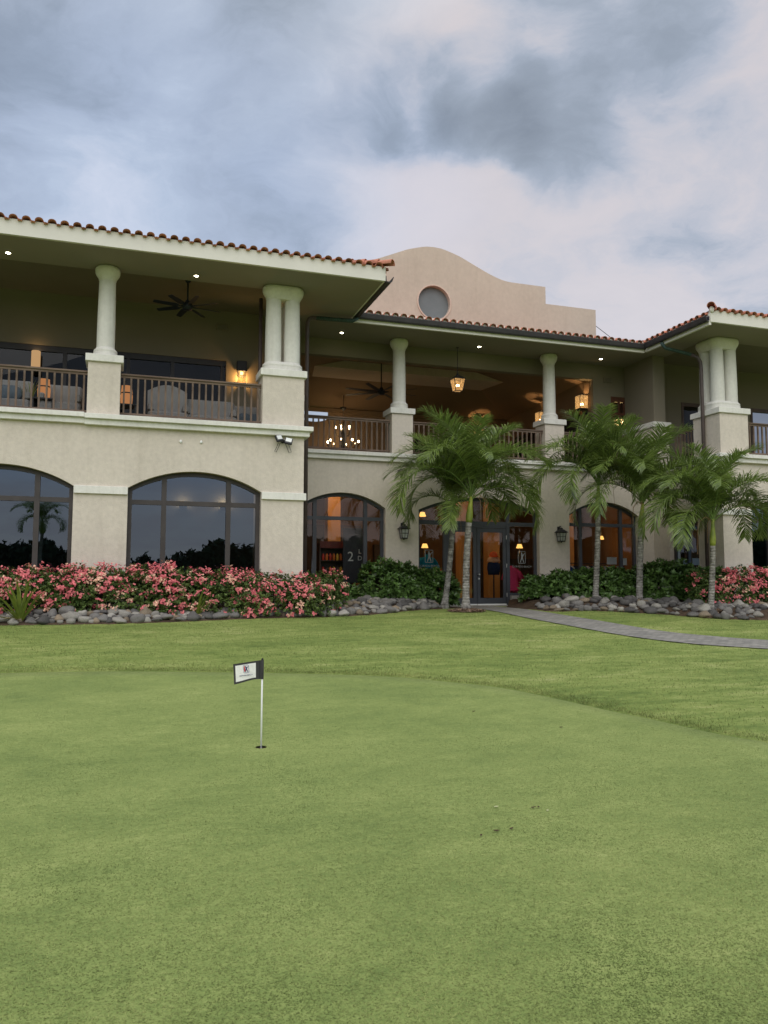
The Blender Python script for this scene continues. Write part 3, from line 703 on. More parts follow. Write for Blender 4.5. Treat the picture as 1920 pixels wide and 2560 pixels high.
mb = MB(); mb.box(4.28, 15.44, YK-.07, YK-.002, ZB-.16, ZB-.001); cb(mb, 'crown_moulding', lounge_m)
mb = MB(); ym, xm = 27.0, 9.9; za, zr = ZB, 9.35
P = [(4.2, YB+.1, za+.3), (15.5, YB+.1, za+.3), (15.5, YK+.1, za), (4.2, YK+.1, za), (7.6, ym, zr), (12.1, ym, zr)]
mb.add(P, [(1, 0, 4, 5), (2, 1, 5), (3, 2, 5, 4), (0, 3, 4)]); cb(mb, 'vaulted_ceiling', lounge_m)
mb = MB(); mb.box(15.38, 15.448, 24.5, 29.4, ZF, 7.45)
for y in (25.7, 27, 28.2): mb.box(15.36, 15.379, y-.05, y+.05, ZF, 7.4)
cb(mb, 'lounge_doors', black_mat)
mb = MB(); mb.box(11.0, 13.4, YK-.06, YK-.003, ZF, 7.35); cb(mb, 'lounge_doors', black_mat)

# --- roofs: fascia, gutters, clay tiles
mb = MB(); mb.box(-9, 6.1, 18.5, 18.58, ZS-.002, 9.415); mb.box(6.06, 6.1, 18.581, 21.55, ZS-.002, 9.3)
cb(mb, 'fascia', fascia_m)
mb = MB(); mb.box(6.101, 15.999, 21.52, 21.599, 8.95, 9.32); cb(mb, 'fascia', fascia_m)
mb = MB(); mb.box(16.06, 26, 18.5, 18.58, ZS-.002, 9.415); mb.box(16.02, 16.098, 18.53, 21.519, 8.97, 9.3); cb(mb, 'fascia', fascia_m)
def gutter(p0, p1, z=9.08, out=(0, -1), w_=.13, caps=True):
    p0, p1 = Vector((*p0, 0)), Vector((*p1, 0)); o = Vector((*out, 0)); rs = []
    prof = [(0, .16), (0, .03), (.03, 0), (w_*.62, 0), (w_*.8, .035), (w_*.92, .10), (w_, .14), (w_, .16), (w_-.012, .16), (w_-.03, .09), (w_*.6, .025), (.02, .03), (.012, .16)]
    for p in (p0, p1): rs.append([(p.x+o.x*a, p.y+o.y*a, z+b) for a, b in prof])
    return MB().loft(rs, True, caps, caps)
cb(gutter((6.11, 18.50), (6.11, 21.50), 9.03, (1, 0), .21), 'gutter', gutter_m)
cb(gutter((6.11, 21.515), (15.99, 21.515), 9.04), 'gutter', gutter_m)
cb(gutter((16.015, 18.50), (16.015, 21.38), 9.06, (-1, 0)), 'gutter', gutter_m)
PIT = .262
def tile_field(o, u, v, cols, slope=.27, rb=.074, first=0.):
    """o eave corner, u along the eave, v up the slope (horizontal unit); cols = list of run lengths, one per tile column"""
    mb = MB(); o, u, v = Vector(o), Vector(u), Vector(v); rj = random.Random(int(o.x*97+o.y*13))
    sec = [(-.5, -.02)]+[(-.34, -.028), (-.335, .0)]+[(.335*-math.cos(math.pi*i/8), rb*math.sin(math.pi*i/8)) for i in range(1, 8)]+[(.335, 0.), (.34, -.028), (.5, -.02)]
    for k, L in enumerate(cols):
        if L <= .05: continue
        c = o+u*((k+.5)*PIT); rings = []; n = max(1, int(math.ceil(L/.40))); jit = rj.uniform(-.012, .012)
        for i in range(n):
            for s_, lift in ((i*.40, .030), (min(L, (i+1)*.40), .0)):
                s0 = s_ - (.05 if i == 0 and lift else 0)+first+jit*(i == 0)
                rings.append([c+u*(a*PIT)+v*s0+Vector((0, 0, b+s0*slope+lift)) for a, b in sec])
        mb.loft(rings, False)
        # thickness of the lowest barrel: a lip behind its mouth
        r0 = rings[0]; lip = [p+v*.02-Vector((0, 0, .016)) for p in r0]
        mb.loft([r0, lip], False); mb.loft([lip, [p+v*.35 for p in lip]], False)
    return mb
ncol = int(15.05/PIT)
o = cb(tile_field((6.04, 18.46, 9.40), (-1, 0, 0), (0, 1, 0), [min(4.5, (k+.4)*PIT) for k in range(ncol)]), 'roof_tiles', tile_m, None, True, 50)
cb(tile_field((6.14, 18.5, 9.36), (0, 1, 0), (-1, 0, 0), [min(3, (k+.4)*PIT) for k in range(18)]), 'roof_tiles', tile_m, None, True, 50)
cb(tile_field((6.2, 21.47, 9.235), (1, 0, 0), (0, 1, 0), [5.2]*int(9.85/PIT)), 'roof_tiles', tile_m, None, True, 50)
cb(tile_field((16.0, 21.7, 9.28), (0, -1, 0), (1, 0, 0), [max(0, 3.2-(k+.6)*PIT) for k in range(12)]), 'roof_tiles', tile_m, None, True, 50)
cb(tile_field((16.15, 18.46, 9.40), (1, 0, 0), (0, 1, 0), [min(4.5, (k+.4)*PIT) for k in range(34)]), 'roof_tiles', tile_m, None, True, 50)
def hip_cap(p, d, n=12, r=.115, slope=.27):
    mb = MB(); d = Vector((*d, 0)).normalized(); s_ = Vector((-d.y, d.x, 0)); p = Vector(p)
    for i in range(n):
        rs = []
        for t, rr, lf in ((i*.38-.05, r, .03), ((i+1)*.38, r*.84, 0.)):
            c = p+d*t+Vector((0, 0, t*slope*.72+lf)); rs.append([c+s_*(rr*math.cos(a))+Vector((0, 0, rr*math.sin(a)*.95)) for a in np.linspace(-.25, math.pi+.25, 13)])
        inn = [[q-(q-Vector((rs[k][6].x, rs[k][6].y, rs[k][0].z)))*.13 for q in rs[k]] for k in (0, 1)]
        mb.loft(rs, False); mb.loft([inn[0], rs[0]], False); mb.loft(inn, False)
    return mb
cb(hip_cap((6.2, 18.36, 9.44), (-1, 1)), 'hip_tiles', tile_m, None, True, 50)
cb(hip_cap((16.0, 18.40, 9.47), (1, 1)), 'hip_tiles', tile_m, None, True, 50)
mb = MB(); mb.sphere((16.10, 18.49, 9.42), .085, 10, 6, (1, .6, 1.2)); cb(mb, 'mortar', fascia_m, None, True)
mb = MB()
for P in ([(-9, 18.55, 9.36), (6.02, 18.55, 9.36), (1.3, 23.27, 10.69), (-9, 23.27, 10.69)], [(6.02, 18.55, 9.36), (6.02, 24, 9.36), (3, 27, 10.3), (1.3, 23.27, 10.69)],
          [(6.02, 21.55, 9.2), (16.1, 21.55, 9.2), (17, 26.8, 10.6), (5, 26.8, 10.6)], [(16.06, 18.55, 9.36), (26, 18.55, 9.36), (26, 23.3, 10.7), (20.8, 23.3, 10.7)], [(16.08, 22, 9.25), (16.06, 18.55, 9.40), (20.8, 23.3, 10.68), (20.8, 27, 10.68)]): mb.add(P, [(0, 1, 2, 3)])
cb(mb, 'roof_deck', tilehid)
# --- curved parapet with its round window
PY = 26.7
def parapet_pts():
    half = [(0, 13.90), (.35, 13.87), (.7, 13.78), (1.05, 13.67), (1.4, 13.52), (1.75, 13.365), (2.1, 13.215), (2.4, 13.10), (2.7, 13.005), (2.95, 12.955), (3.2, 12.935), (4.66, 12.93), (4.661, 12.255), (6.9, 12.255), (6.901, 9.0)]
    return half
hp = catmull(parapet_pts()[:11], 40).tolist()+[list(p) for p in parapet_pts()[11:]]
xc = 10.70; cz, cr = 11.78, .63; ang = np.linspace(0, 2*np.pi, 48, endpoint=False)
def parapet():
    mb = MB(); outl = [(xc+x, z) for x, z in hp]+[(xc-x, z) for x, z in reversed(hp[1:])]
    def top(x):
        X = [p[0] for p in hp]; Zt = [p[1] for p in hp]; return np.interp(abs(x-xc), X, Zt)
    # front face as strips; the round hole is cut from the middle strips
    xs = sorted(set(np.round(np.r_[[p[0] for p in outl], xc-cr+2*cr*np.linspace(0, 1, 41), [xc-cr, xc+cr]], 4)))
    for y, fl in ((PY, 0), (PY+.35, 1)):
        for a, b in zip(xs[:-1], xs[1:]):
            if b-a < 1e-4: continue
            ta, tb = top(a+1e-4), top(b-1e-4); m_ = (a+b)/2
            if abs(m_-xc) < cr:
                ha, hb = math.sqrt(max(0, cr*cr-(a-xc)**2)), math.sqrt(max(0, cr*cr-(b-xc)**2))
                qs = [((a, 9.), (b, 9.), (b, cz-hb), (a, cz-ha)), ((a, cz+ha), (b, cz+hb), (b, tb), (a, ta))]
            else: qs = [((a, 9.), (b, 9.), (b, tb), (a, ta))]
            for q in qs: mb.add([(p[0], y, p[1]) for p in q], [(0, 1, 2, 3) if not fl else (3, 2, 1, 0)])
    n = len(outl); mb.add([(x, PY, z) for x, z in outl]+[(x, PY+.35, z) for x, z in outl], [(i, i+1, n+i+1, n+i) for i in range(n-1)])
    c = [(xc+cr*math.cos(a), cz+cr*math.sin(a)) for a in ang]; k = len(c)
    mb.add([(x, PY, z) for x, z in c]+[(x, PY+.35, z) for x, z in c], [(i, k+i, k+(i+1) % k, (i+1) % k) for i in range(k)])
    return mb
par = cb(parapet(), 'parapet', stucco_t)
mb = MB(); mb.loft([[(xc+r_*math.cos(a), y_, cz+r_*math.sin(a)) for a in ang] for r_, y_ in ((cr+.055, PY-.002), (cr+.05, PY-.03), (cr+.005, PY-.03), (cr-.002, PY+.1))], True); cb(mb, 'round_trim', pmat('pink_trim', (.62, .48, .40), .85, .04, 2), par, True, 40)
mb = MB(); mb.add([(xc+(cr+.01)*math.cos(a), PY+.16, cz+(cr+.01)*math.sin(a)) for a in ang], [tuple(range(len(ang)))]); cb(mb, 'round_window', pmat('grey_louvre', (.16, .18, .19), .6, .08, 2), par)
mb = MB(); mb.box(4.2, 17.2, PY+.36, 33, 9.0, 11.2); cb(mb, 'attic_block', stucco_t)
# --- downspouts
mb = MB(); mb.tube([(6.2, 21.40, 9.03), (6.03, 21.3, 8.90), (4.95, 21.22, 8.84)], .06, 10); cb(mb, 'downspout', copper_m, None, True)
mb = MB(); mb.tube([(4.95, 21.22, 8.84), (4.84, 21.21, 8.83), (4.75, 21.2, 8.79), (4.71, 21.2, 8.70), (4.70, 21.2, 8.5), (4.70, 21.2, .6)], .055, 10); cb(mb, 'downspout', pipe_m, None, True)
mb = MB(); mb.tube([(15.95, 20.6, 9.02), (16.1, 20.6, 8.86), (16.75, 20.2, 8.60)], .055, 10); cb(mb, 'downspout', copper_m, None, True)
mb = MB(); mb.tube([(16.75, 20.2, 8.60), (16.92, 20.12, 8.50), (17.0, 20.1, 8.36), (17.02, 20.1, 8.1), (17.02, 20.1, .6)], .055, 10); cb(mb, 'downspout', pipe_m, None, True)
mb = MB(); mb.tube([(3.33, 20.75, 9.05), (3.33, 20.75, ZF)], .05, 8); cb(mb, 'downspout', pipe_m, None, True)
# --- shop interior shell
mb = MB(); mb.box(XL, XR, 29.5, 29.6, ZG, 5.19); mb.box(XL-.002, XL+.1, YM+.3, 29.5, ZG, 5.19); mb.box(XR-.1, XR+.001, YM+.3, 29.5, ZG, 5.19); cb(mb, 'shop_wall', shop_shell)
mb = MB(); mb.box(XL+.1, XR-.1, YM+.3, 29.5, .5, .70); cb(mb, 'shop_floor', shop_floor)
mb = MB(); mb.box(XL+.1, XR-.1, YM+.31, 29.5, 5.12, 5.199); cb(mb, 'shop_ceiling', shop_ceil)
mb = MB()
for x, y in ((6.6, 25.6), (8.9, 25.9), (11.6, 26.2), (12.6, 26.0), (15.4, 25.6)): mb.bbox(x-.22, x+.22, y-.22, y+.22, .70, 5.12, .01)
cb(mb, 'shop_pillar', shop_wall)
mb = MB(); mb.box(5.2, 8.6, 29.0, 29.45, .7, 3.6); mb.box(12.9, 16.8, 29.0, 29.45, .7, 2.4); mb.box(9.2, 11.2, 29.2, 29.45, .7, 2.9); cb(mb, 'wall_cabinet', shop_dark)

# ================================================================== things
# ------------------------------------------------------------------ flag in the hole
FX, FY = HOLE
fl = thing('putting_flag', 'white and black practice-green flag on a thin white pole standing in the hole', 'golf flag', (FX, FY, 0), R(-9.5))
mb = MB(); mb.tube([(0, 0, -.15), (0, 0, .80)], .0085, 14); mb.build('pole', white_m, fl, True)
mb = MB(); mb.tube([(0, 0, .80), (0, 0, .822), (0, 0, .834)], [.0085, .0095, .006], 12); mb.build('pole_tip', black_mat, fl)
def flag_pt(a, b):      # a 0..1 from pole outwards, b 0..1 bottom to top
    x = .014-.284*a; top = .818-.028*a-.010*a*a; bot = .640-.022*a-.018*a*a+.006*math.sin(a*5)
    return x-(1-b)*(-.012*a), -.011+.012*math.sin(a*6.5+b*1.2)*a, lerp(bot, top, b)
def flag_patch(a0, a1, b0, b1, dy, n=14, m_=8):
    mb = MB(); g = []
    for s_ in (1, -1):
        for i in range(n+1):
            for j in range(m_+1):
                p = flag_pt(lerp(a0, a1, i/n), lerp(b0, b1, j/m_)); g.append((p[0], p[1]-dy*s_, p[2]))
    q = (n+1)*(m_+1); f = []
    for i in range(n):
        for j in range(m_):
            k = i*(m_+1)+j; f += [(k, k+1, k+m_+2, k+m_+1), (q+k+m_+1, q+k+m_+2, q+k+1, q+k)]
    return mb.add(g, f)
mb = flag_patch(0, 1, 0, 1, .0012); mb.tube([(0, 0, .642), (0, 0, .816)], .0125, 14)
ban = mb.build('flag_cloth', pmat('charcoal_canvas', (.045, .045, .045), .9, .1, 60, .2, 300), fl, True)
flag_patch(.265, .935, .10, .90, .0022).build('white_panel', pmat('white_canvas', (.80, .80, .77), .9, .04, 20, .3, 40), ban, True)
flag_patch(.125, .142, .0, 1., .0026, 2).build('seam', black_mat, ban, True)
lg = part_empty('logo', ban); lg.location = (-.150, -.0225, .738); lg.rotation_euler = (0, R(-7), 0)
navy = pmat('navy_print', (.02, .03, .12), .8, .02, 5); red_ = pmat('red_print', (.55, .04, .05), .8, .02, 5)
mb = MB(); ring_flat(mb, .052, .074, .010, .0035, -.0006, 0); mb.build('logo_outline', pmat('blue_grey_print', (.25, .28, .40), .8, .02, 5), lg)
mb = MB(); mb.prism([(x*.070+.002, z*.068) for x, z in GOLFER], -.0012, -.0004); mb.build('logo_golfer', navy, lg)
mb = MB(); mb.prism([(-.017, .026), (-.008, .028), (-.010, .012), (-.006, -.004), (-.010, -.022), (-.018, -.026), (-.020, 0)], -.0010, -.0003); mb.build('logo_patch', red_, lg)
t_ = text_mesh('DORADO BEACH', .0155, navy, 'lettering', ban); t_.rotation_euler = (R(90), R(-7), 0); t_.location = (-.150, -.0225, .679)
cup = thing('hole_cup', 'dark round cup sunk in the putting green around the flag pole', 'golf hole', (FX, FY, 0))
mb = MB(); n = 40
mb.loft([[(r_*math.cos(2*math.pi*i/n), r_*math.sin(2*math.pi*i/n), z) for i in range(n)] for r_, z in ((.056, -.002), (.0555, .0032), (.0535, .003), (.0535, -.17), (.001, -.171))], True)
mb.build('cup_wall', pmat('cup_soil', (.045, .03, .022), .95, .3, 30), cup, True, None, 40)

# ------------------------------------------------------------------ palms
frond_m = pmat('palm_leaflet', (.128, .198, .046), .28, .25, 2.5, spec=.7, island=.55, trans=.34, tint=(.235, .315, .076))
rach_m = pmat('palm_rachis', (.13, .20, .05), .6, .15, 6)
shaft_m = pmat('crownshaft_green', (.20, .27, .045), .5, .3, 3., 0, 40, .35, tint=(.36, .40, .06))
def trunk_mat():
    m = bpy.data.materials.new('palm_bark'); m.use_nodes = True; t = NT(m.node_tree)
    co = t.n('ShaderNodeTexCoord').outputs['Object']
    cz_ = t.n('ShaderNodeVectorMath', operation='MULTIPLY', ins={0: co, 1: (1., 1., 5.)}).outputs[0]
    a = t.noise(cz_, 2.5, 4, .6); b = t.noise(co, 9, 4, .7)
    col = t.ramp(t.math('ADD', t.math('MULTIPLY', a, .45), t.math('MULTIPLY', b, .55)), [(.36, (.055, .05, .045)), (.46, (.17, .16, .145)), (.56, (.30, .285, .26)), (.68, (.52, .51, .47))])
    bs = t.n('ShaderNodeBsdfPrincipled', ins={'Base Color': col, 'Roughness': .9})
    wv = t.n('ShaderNodeTexWave', wave_type='BANDS', bands_direction='Z', ins={'Vector': co, 'Scale': 4.2, 'Distortion': 1.2, 'Detail': 2.})
    bp = t.n('ShaderNodeBump', ins={'Strength': .5, 'Distance': .02, 'Height': wv.outputs[1]}); t.link(bp.outputs[0], bs.inputs['Normal'])
    o = t.n('ShaderNodeOutputMaterial'); t.link(bs.outputs[0], o.inputs[0]); return m
bark_m = trunk_mat()
def frond_mesh(L, e0, droop, seed, pw_=1.35, nl=96, lmax=.66):
    """pinnate frond in the XZ plane, pointing to +X, root at the origin"""
    rg = random.Random(seed); N = 40; P = [np.zeros(3)]; Tn = []
    for i in range(N+1):
        s_ = i/N; th = e0-droop*s_**pw_; t = np.array([math.cos(th), .06*math.sin(s_*3+seed), math.sin(th)]); t /= np.linalg.norm(t); Tn.append(t)
        if i < N: P.append(P[-1]+t*L/N)
    P = np.array(P); Tn = np.array(Tn)
    V, F, MI = [], [], []
    # rachis
    for i in range(N+1):
        r = .017*(1-.85*i/N)+.002; nrm = np.array([-Tn[i][2], 0, Tn[i][0]]); sd_ = np.array([0, 1., 0])
        V += [P[i]+sd_*r*1.2, P[i]+nrm*r, P[i]-sd_*r*1.2, P[i]-nrm*r]
    for i in range(N):
        for k in range(4): a = i*4+k; b = i*4+(k+1) % 4; F.append((a, b, b+4, a+4)); MI.append(1)
    G = np.array([0, 0, -1.])
    for i in range(nl):
        for sg in (-1, 1):
            s_ = .16+.84*(i+rg.uniform(-.3, .3))/nl; s_ = min(.995, max(.14, s_)); q = s_*N; k = int(q); fr = q-k; p = P[k]*(1-fr)+P[min(N, k+1)]*fr; t = Tn[k]
            nrm = np.array([-t[2], 0, t[0]]); side = np.array([0, sg*1., 0])
            l = lmax*(.42+.58*math.sin(math.pi*min(1, (s_-.10)*1.02)**.8))*rg.uniform(.86, 1.1)
            if s_ > .9: l *= 1-(s_-.9)*3.2
            fw = .30+.75*s_+rg.uniform(-.2, .2); up = rg.uniform(-.05, .95)*(1-.35*s_)
            d = t*fw+side*rg.uniform(.75, 1.0)+nrm*up; d /= np.linalg.norm(d)
            wd = .0125*rg.uniform(.85, 1.2); n0 = len(V); pos = p.copy(); seg = 4; prev = d.copy(); gr = rg.uniform(.08, .45)
            for j in range(seg+1):
                u = j/seg; dd = prev+G*gr*u*1.5; dd /= np.linalg.norm(dd); prev = dd
                wv = np.cross(dd, nrm*.8+side*.3*sg+np.array([.0, .0, .35])); ln = np.linalg.norm(wv); wv = wv/ln if ln > 1e-6 else side
                w_ = wd*(.55, 1.0, .95, .65, .06)[j]
                V += [pos-wv*w_, pos+wv*w_]
                if j < seg: pos = pos+dd*l/seg
            for j in range(seg): a = n0+2*j; F.append((a, a+1, a+3, a+2)); MI.append(0)
    me_o = np_mesh('frond', V, F, [frond_m, rach_m], smooth=False, mi=MI); me = me_o.data; bpy.data.objects.remove(me_o); return me
FR = [frond_mesh(2.6, R(83), R(70), 1, 1.5), frond_mesh(2.65, R(72), R(124), 2, 1.35), frond_mesh(2.75, R(60), R(166), 3, 1.25), frond_mesh(2.5, R(46), R(158), 4, 1.2), frond_mesh(2.1, R(26), R(124), 5, 1.1), frond_mesh(2.45, R(63), R(184), 6, 1.2)]
def palm(base, top, label, rad=.085, fronds=(), shaft=.72, sc_=1., bend=0., group='palm trees in front of the clubhouse', cut=None):
    bx, by = base; bz = hz(bx, by)+.02; t = thing('palm_tree', label, 'palm tree', (bx, by, bz), 0, group)
    dx, dy, H_ = top[0]-bx, top[1]-by, top[2]-bz
    def c(u): return Vector((dx*u+bend*math.sin(u*math.pi)*.5, dy*u, H_*u))
    ts = shaft/H_; pts, rr = [], []
    for i in range(26):
        u = (1-ts)*i/25; pts.append(c(u)); rr.append(rad*(1.0+.75*max(0, 1-u*7)**2-.18*u+.03*math.sin(i*2.1)))
    pts[0].z -= .12
    MB().tube(pts, rr, 14).build('trunk', bark_m, t, True)
    pts = [c(1-ts*(1-q)) for q in np.linspace(0, 1, 9)]
    MB().tube(pts, [rad*f for f in (.84, .98, 1.0, .92, .8, .68, .58, .5, .42)], 14).build('crownshaft', shaft_m, t, True)
    top_ = c(1.)
    for k, az, s_, dz in fronds:
        o = bpy.data.objects.new('frond', FR[k]); COL.objects.link(o); o.parent = t
        o.location = top_+Vector((0, 0, dz)); o.rotation_euler = (rnd.uniform(-.12, .12), rnd.uniform(-.06, .06), R(az)); o.scale = (s_*sc_,)*3
    stalks(t, top_+Vector((0, 0, -.05)), int(bx*100)); return t
stalk_m = pmat('dry_stalk', (.34, .22, .12), .8, .2, 6)
def stalks(t, c, seed):
    rg = random.Random(seed)
    for i in range(3):
        a = rg.uniform(0, 6.28); r = rg.uniform(.25, .45); d = rg.uniform(.5, .95); x, y = math.cos(a)*r, math.sin(a)*r
        MB().tube([c, c+Vector((x*.5, y*.5, .12)), c+Vector((x, y, -.05)), c+Vector((x*1.08, y*1.08, -d))], [.012, .01, .007, .004], 5).build('flower_stalk', stalk_m, t)
# azimuth: 0 = towards +X (right), 90 = away, 180 = left, 270 = towards the camera
palm((8.80, 19.75), (8.98, 19.75, 3.82), 'palm with a split grey trunk on the mulch mound in front of the shop door', .098,
     [(1, 178, 1.12, 0), (2, 193, 1.2, -.05), (1, 150, 1.0, .0), (0, 205, 1.0, .05), (4, 215, .8, -.18), (2, 10, 1.05, 0), (3, -25, 1.05, -.1), (5, -50, .95, -.12), (0, 60, 1.1, .05), (1, 25, 1.0, .02), (1, 95, 1.0, 0), (0, 320, .9, .06), (5, 165, 1.1, -.06), (0, 175, 1.1, .03), (0, 15, 1.05, .03), (1, 215, 1.1, 0), (1, -15, 1.1, 0), (0, 265, .95, .05), (1, 262, .95, 0), (1, 300, 1., 0), (2, 35, 1.05, -.03), (2, 160, 1.1, -.03)], bend=-.10)
palm((8.75, 21.15), (9.12, 21.3, 3.75), 'thin palm leaning right out of the stones, behind the palm by the shop door', .085,
     [(0, 20, 1.1, 0), (0, 150, 1., 0), (1, 60, 1.15, 0), (1, 200, 1., 0), (2, 250, .8, -.05), (3, 175, .8, -.1), (2, 330, .9, -.05), (1, 285, .9, .0), (0, 100, 1.1, .05), (0, 230, 1, .03), (1, 0, 1.1, 0), (1, 170, 1., 0), (0, 320, 1., .03), (2, 30, 1., -.03)], bend=.10)
palm((13.25, 20.45), (13.45, 20.45, 4.40), 'tall palm left of the pair, nearest the right-hand wall lantern', .088,
     [(2, 180, 1.08, 0), (5, 205, 1.05, -.05), (1, 165, 1.05, 0), (0, 190, 1, .04), (1, 20, 1., 0), (2, 335, 1., -.04), (3, 285, .85, -.1), (0, 60, 1., .05), (1, 110, 1., 0), (0, 300, .9, .05), (1, 200, 1.05, 0), (0, 250, 1., .03), (2, 160, 1.05, -.02), (1, 325, 1., 0), (0, 0, 1., .03), (1, 265, .9, 0), (2, 10, 1., -.03)], bend=.06)
palm((14.28, 19.75), (14.48, 19.75, 3.80), 'tall palm with yellow crownshaft right of its close neighbour, in the mulch by the path', .098,
     [(1, 178, 1.05, 0), (2, 200, 1.05, -.05), (0, 160, 1.1, .05), (2, 5, 1.1, 0), (1, 340, 1.1, 0), (3, 320, .95, -.1), (5, 20, 1., -.05), (0, 90, 1.1, .05), (1, 60, 1.05, 0), (0, 250, 1., .05), (1, 120, 1, 0), (0, 20, 1.05, .04), (1, 205, 1.05, 0), (0, 325, 1.05, .02), (1, 15, 1.1, 0), (0, 195, 1.1, .02), (1, 300, 1., 0), (1, 240, 1., 0), (2, 150, 1.05, -.03), (2, 340, 1.05, -.03)], bend=-.06)
palm((14.95, 17.6), (15.13, 17.6, 3.20), 'short palm with dark mottled trunk in front of the right wing pier', .082,
     [(2, 182, .98, 0), (3, 205, .95, -.08), (1, 165, 1., 0), (0, 190, .9, .05), (2, -2, 1.02, 0), (3, -28, 1., -.08), (5, -12, .95, -.05), (1, 20, 1., 0), (0, 40, .9, .05), (1, 90, .9, 0), (0, 270, .8, .05), (1, 130, .95, 0), (1, 200, 1., 0), (0, 340, 1., .03), (1, 345, 1., 0), (0, 160, .95, .02), (1, 235, .9, 0), (1, 305, .9, 0), (2, 25, 1., -.03), (2, 160, 1., -.03)], bend=.05)
palm((-4.6, -10.5), (-4.5, -10.5, 4.9), 'palm on the lawn behind the camera, seen only in the dark window', .11,
     [(1, a, .8, 0) for a in range(0, 360, 60)]+[(3, a, .75, -.1) for a in range(25, 385, 60)], group='palms beyond the green')

# ------------------------------------------------------------------ shrubs
leaf_m = pmat('shrub_leaf', (.066, .135, .030), .38, .25, 3, spec=.5, island=.5, trans=.15, tint=(.115, .205, .05))
leafb_m = pmat('flowering_shrub_leaf', (.060, .115, .026), .5, .25, 3, spec=.35, island=.55, trans=.18, tint=(.135, .19, .045))
bloom_m = pmat('coral_pink_bract', (.78, .145, .19), .6, .15, 5, island=.25, trans=.25, spec=.25, tint=(.88, .30, .30))
bloom2_m = pmat('faded_bract', (.80, .50, .36), .7, .15, 5, island=.25, trans=.2, spec=.2)
twig_m = pmat('shrub_twig', (.035, .026, .016), .9, .3, 8)
def bush_shell(rg, spine, dep, ht, n, lump=.16, low=-.15):
    """points and outward directions on the lumpy skin of a hedge that follows a spine; dep half depth"""
    sp = polyline(spine, 120); L = np.hypot(*np.diff(sp, axis=0).T).sum(); P, Nn = [], []
    ph = [rg.uniform(0, 6.28) for _ in range(8)]
    while len(P) < n:
        t = rg.uniform(-.5*dep/L, 1+.5*dep/L); tt = min(1, max(0, t)); q = tt*(len(sp)-1); k = min(len(sp)-2, int(q)); c = sp[k]+(sp[k+1]-sp[k])*(q-k)
        d = sp[k+1]-sp[k]; d = d/np.hypot(*d); nr = np.array([-d[1], d[0]]); ex = (t-tt)*L
        a = rg.uniform(low, math.pi-low); s_ = tt*L
        endf = 1.
        if t < 0 or t > 1: endf = math.sqrt(max(.0, 1-(ex/(.5*dep))**2))
        bump = 1+lump*(math.sin(s_*4.1+ph[0])*.5+math.sin(s_*9.3+a*2+ph[1])*.35+math.sin(s_*17+a*5+ph[2])*.25)
        ca, sa = math.cos(a), math.sin(a); pw_ = .62
        x = dep*math.copysign(abs(ca)**pw_, ca)*bump*endf; z = ht*(.12+.88*math.copysign(abs(sa)**pw_, sa)*(.35+.65*endf))*(1+.5*(bump-1))
        if z < .03: z = rg.uniform(.03, .2)
        rr = rg.uniform(.80, 1.04)
        p = np.array([c[0]+d[0]*ex+nr[0]*x*rr, c[1]+d[1]*ex+nr[1]*x*rr, z*rr])
        nn = np.array([nr[0]*ca+d[0]*ex*1.2, nr[1]*ca+d[1]*ex*1.2, max(-.1, sa)+.12]); nn /= np.linalg.norm(nn)
        P.append(p); Nn.append(nn)
    return np.array(P), np.array(Nn), sp
def rosettes(rg, P, Nn, nleaf, ll, lw, up=.5):
    V, F = [], []
    for p, n in zip(P, Nn):
        ax = n+np.array([rg.gauss(0, .3), rg.gauss(0, .3), up+rg.gauss(0, .2)]); ax /= np.linalg.norm(ax)
        u = np.cross(ax, [.3, .8, .52]); u /= np.linalg.norm(u); v_ = np.cross(ax, u); a0 = rg.uniform(0, 6.28)
        for k in range(nleaf):
            a = a0+k*2.4+rg.uniform(-.3, .3); out = u*math.cos(a)+v_*math.sin(a); op = rg.uniform(.35, 1.1)
            d = out*op+ax*(1.05-.6*op); d /= np.linalg.norm(d); w_ = np.cross(d, ax); lw_ = np.linalg.norm(w_); w_ = w_/lw_ if lw_ > 1e-5 else u
            l = ll*rg.uniform(.7, 1.2); b = lw*rg.uniform(.8, 1.15); nn = np.cross(w_, d); fold = nn*b*.35
            q = p+ax*rg.uniform(-.02, .03); i = len(V)
            V += [q, q+d*l*.45-w_*b+fold, q+d*l*.62+w_*0-0*fold, q+d*l*.45+w_*b+fold, q+d*l-nn*l*.12]
            F += [(i, i+1, i+4, i+2), (i, i+2, i+4, i+3)]
    return V, F
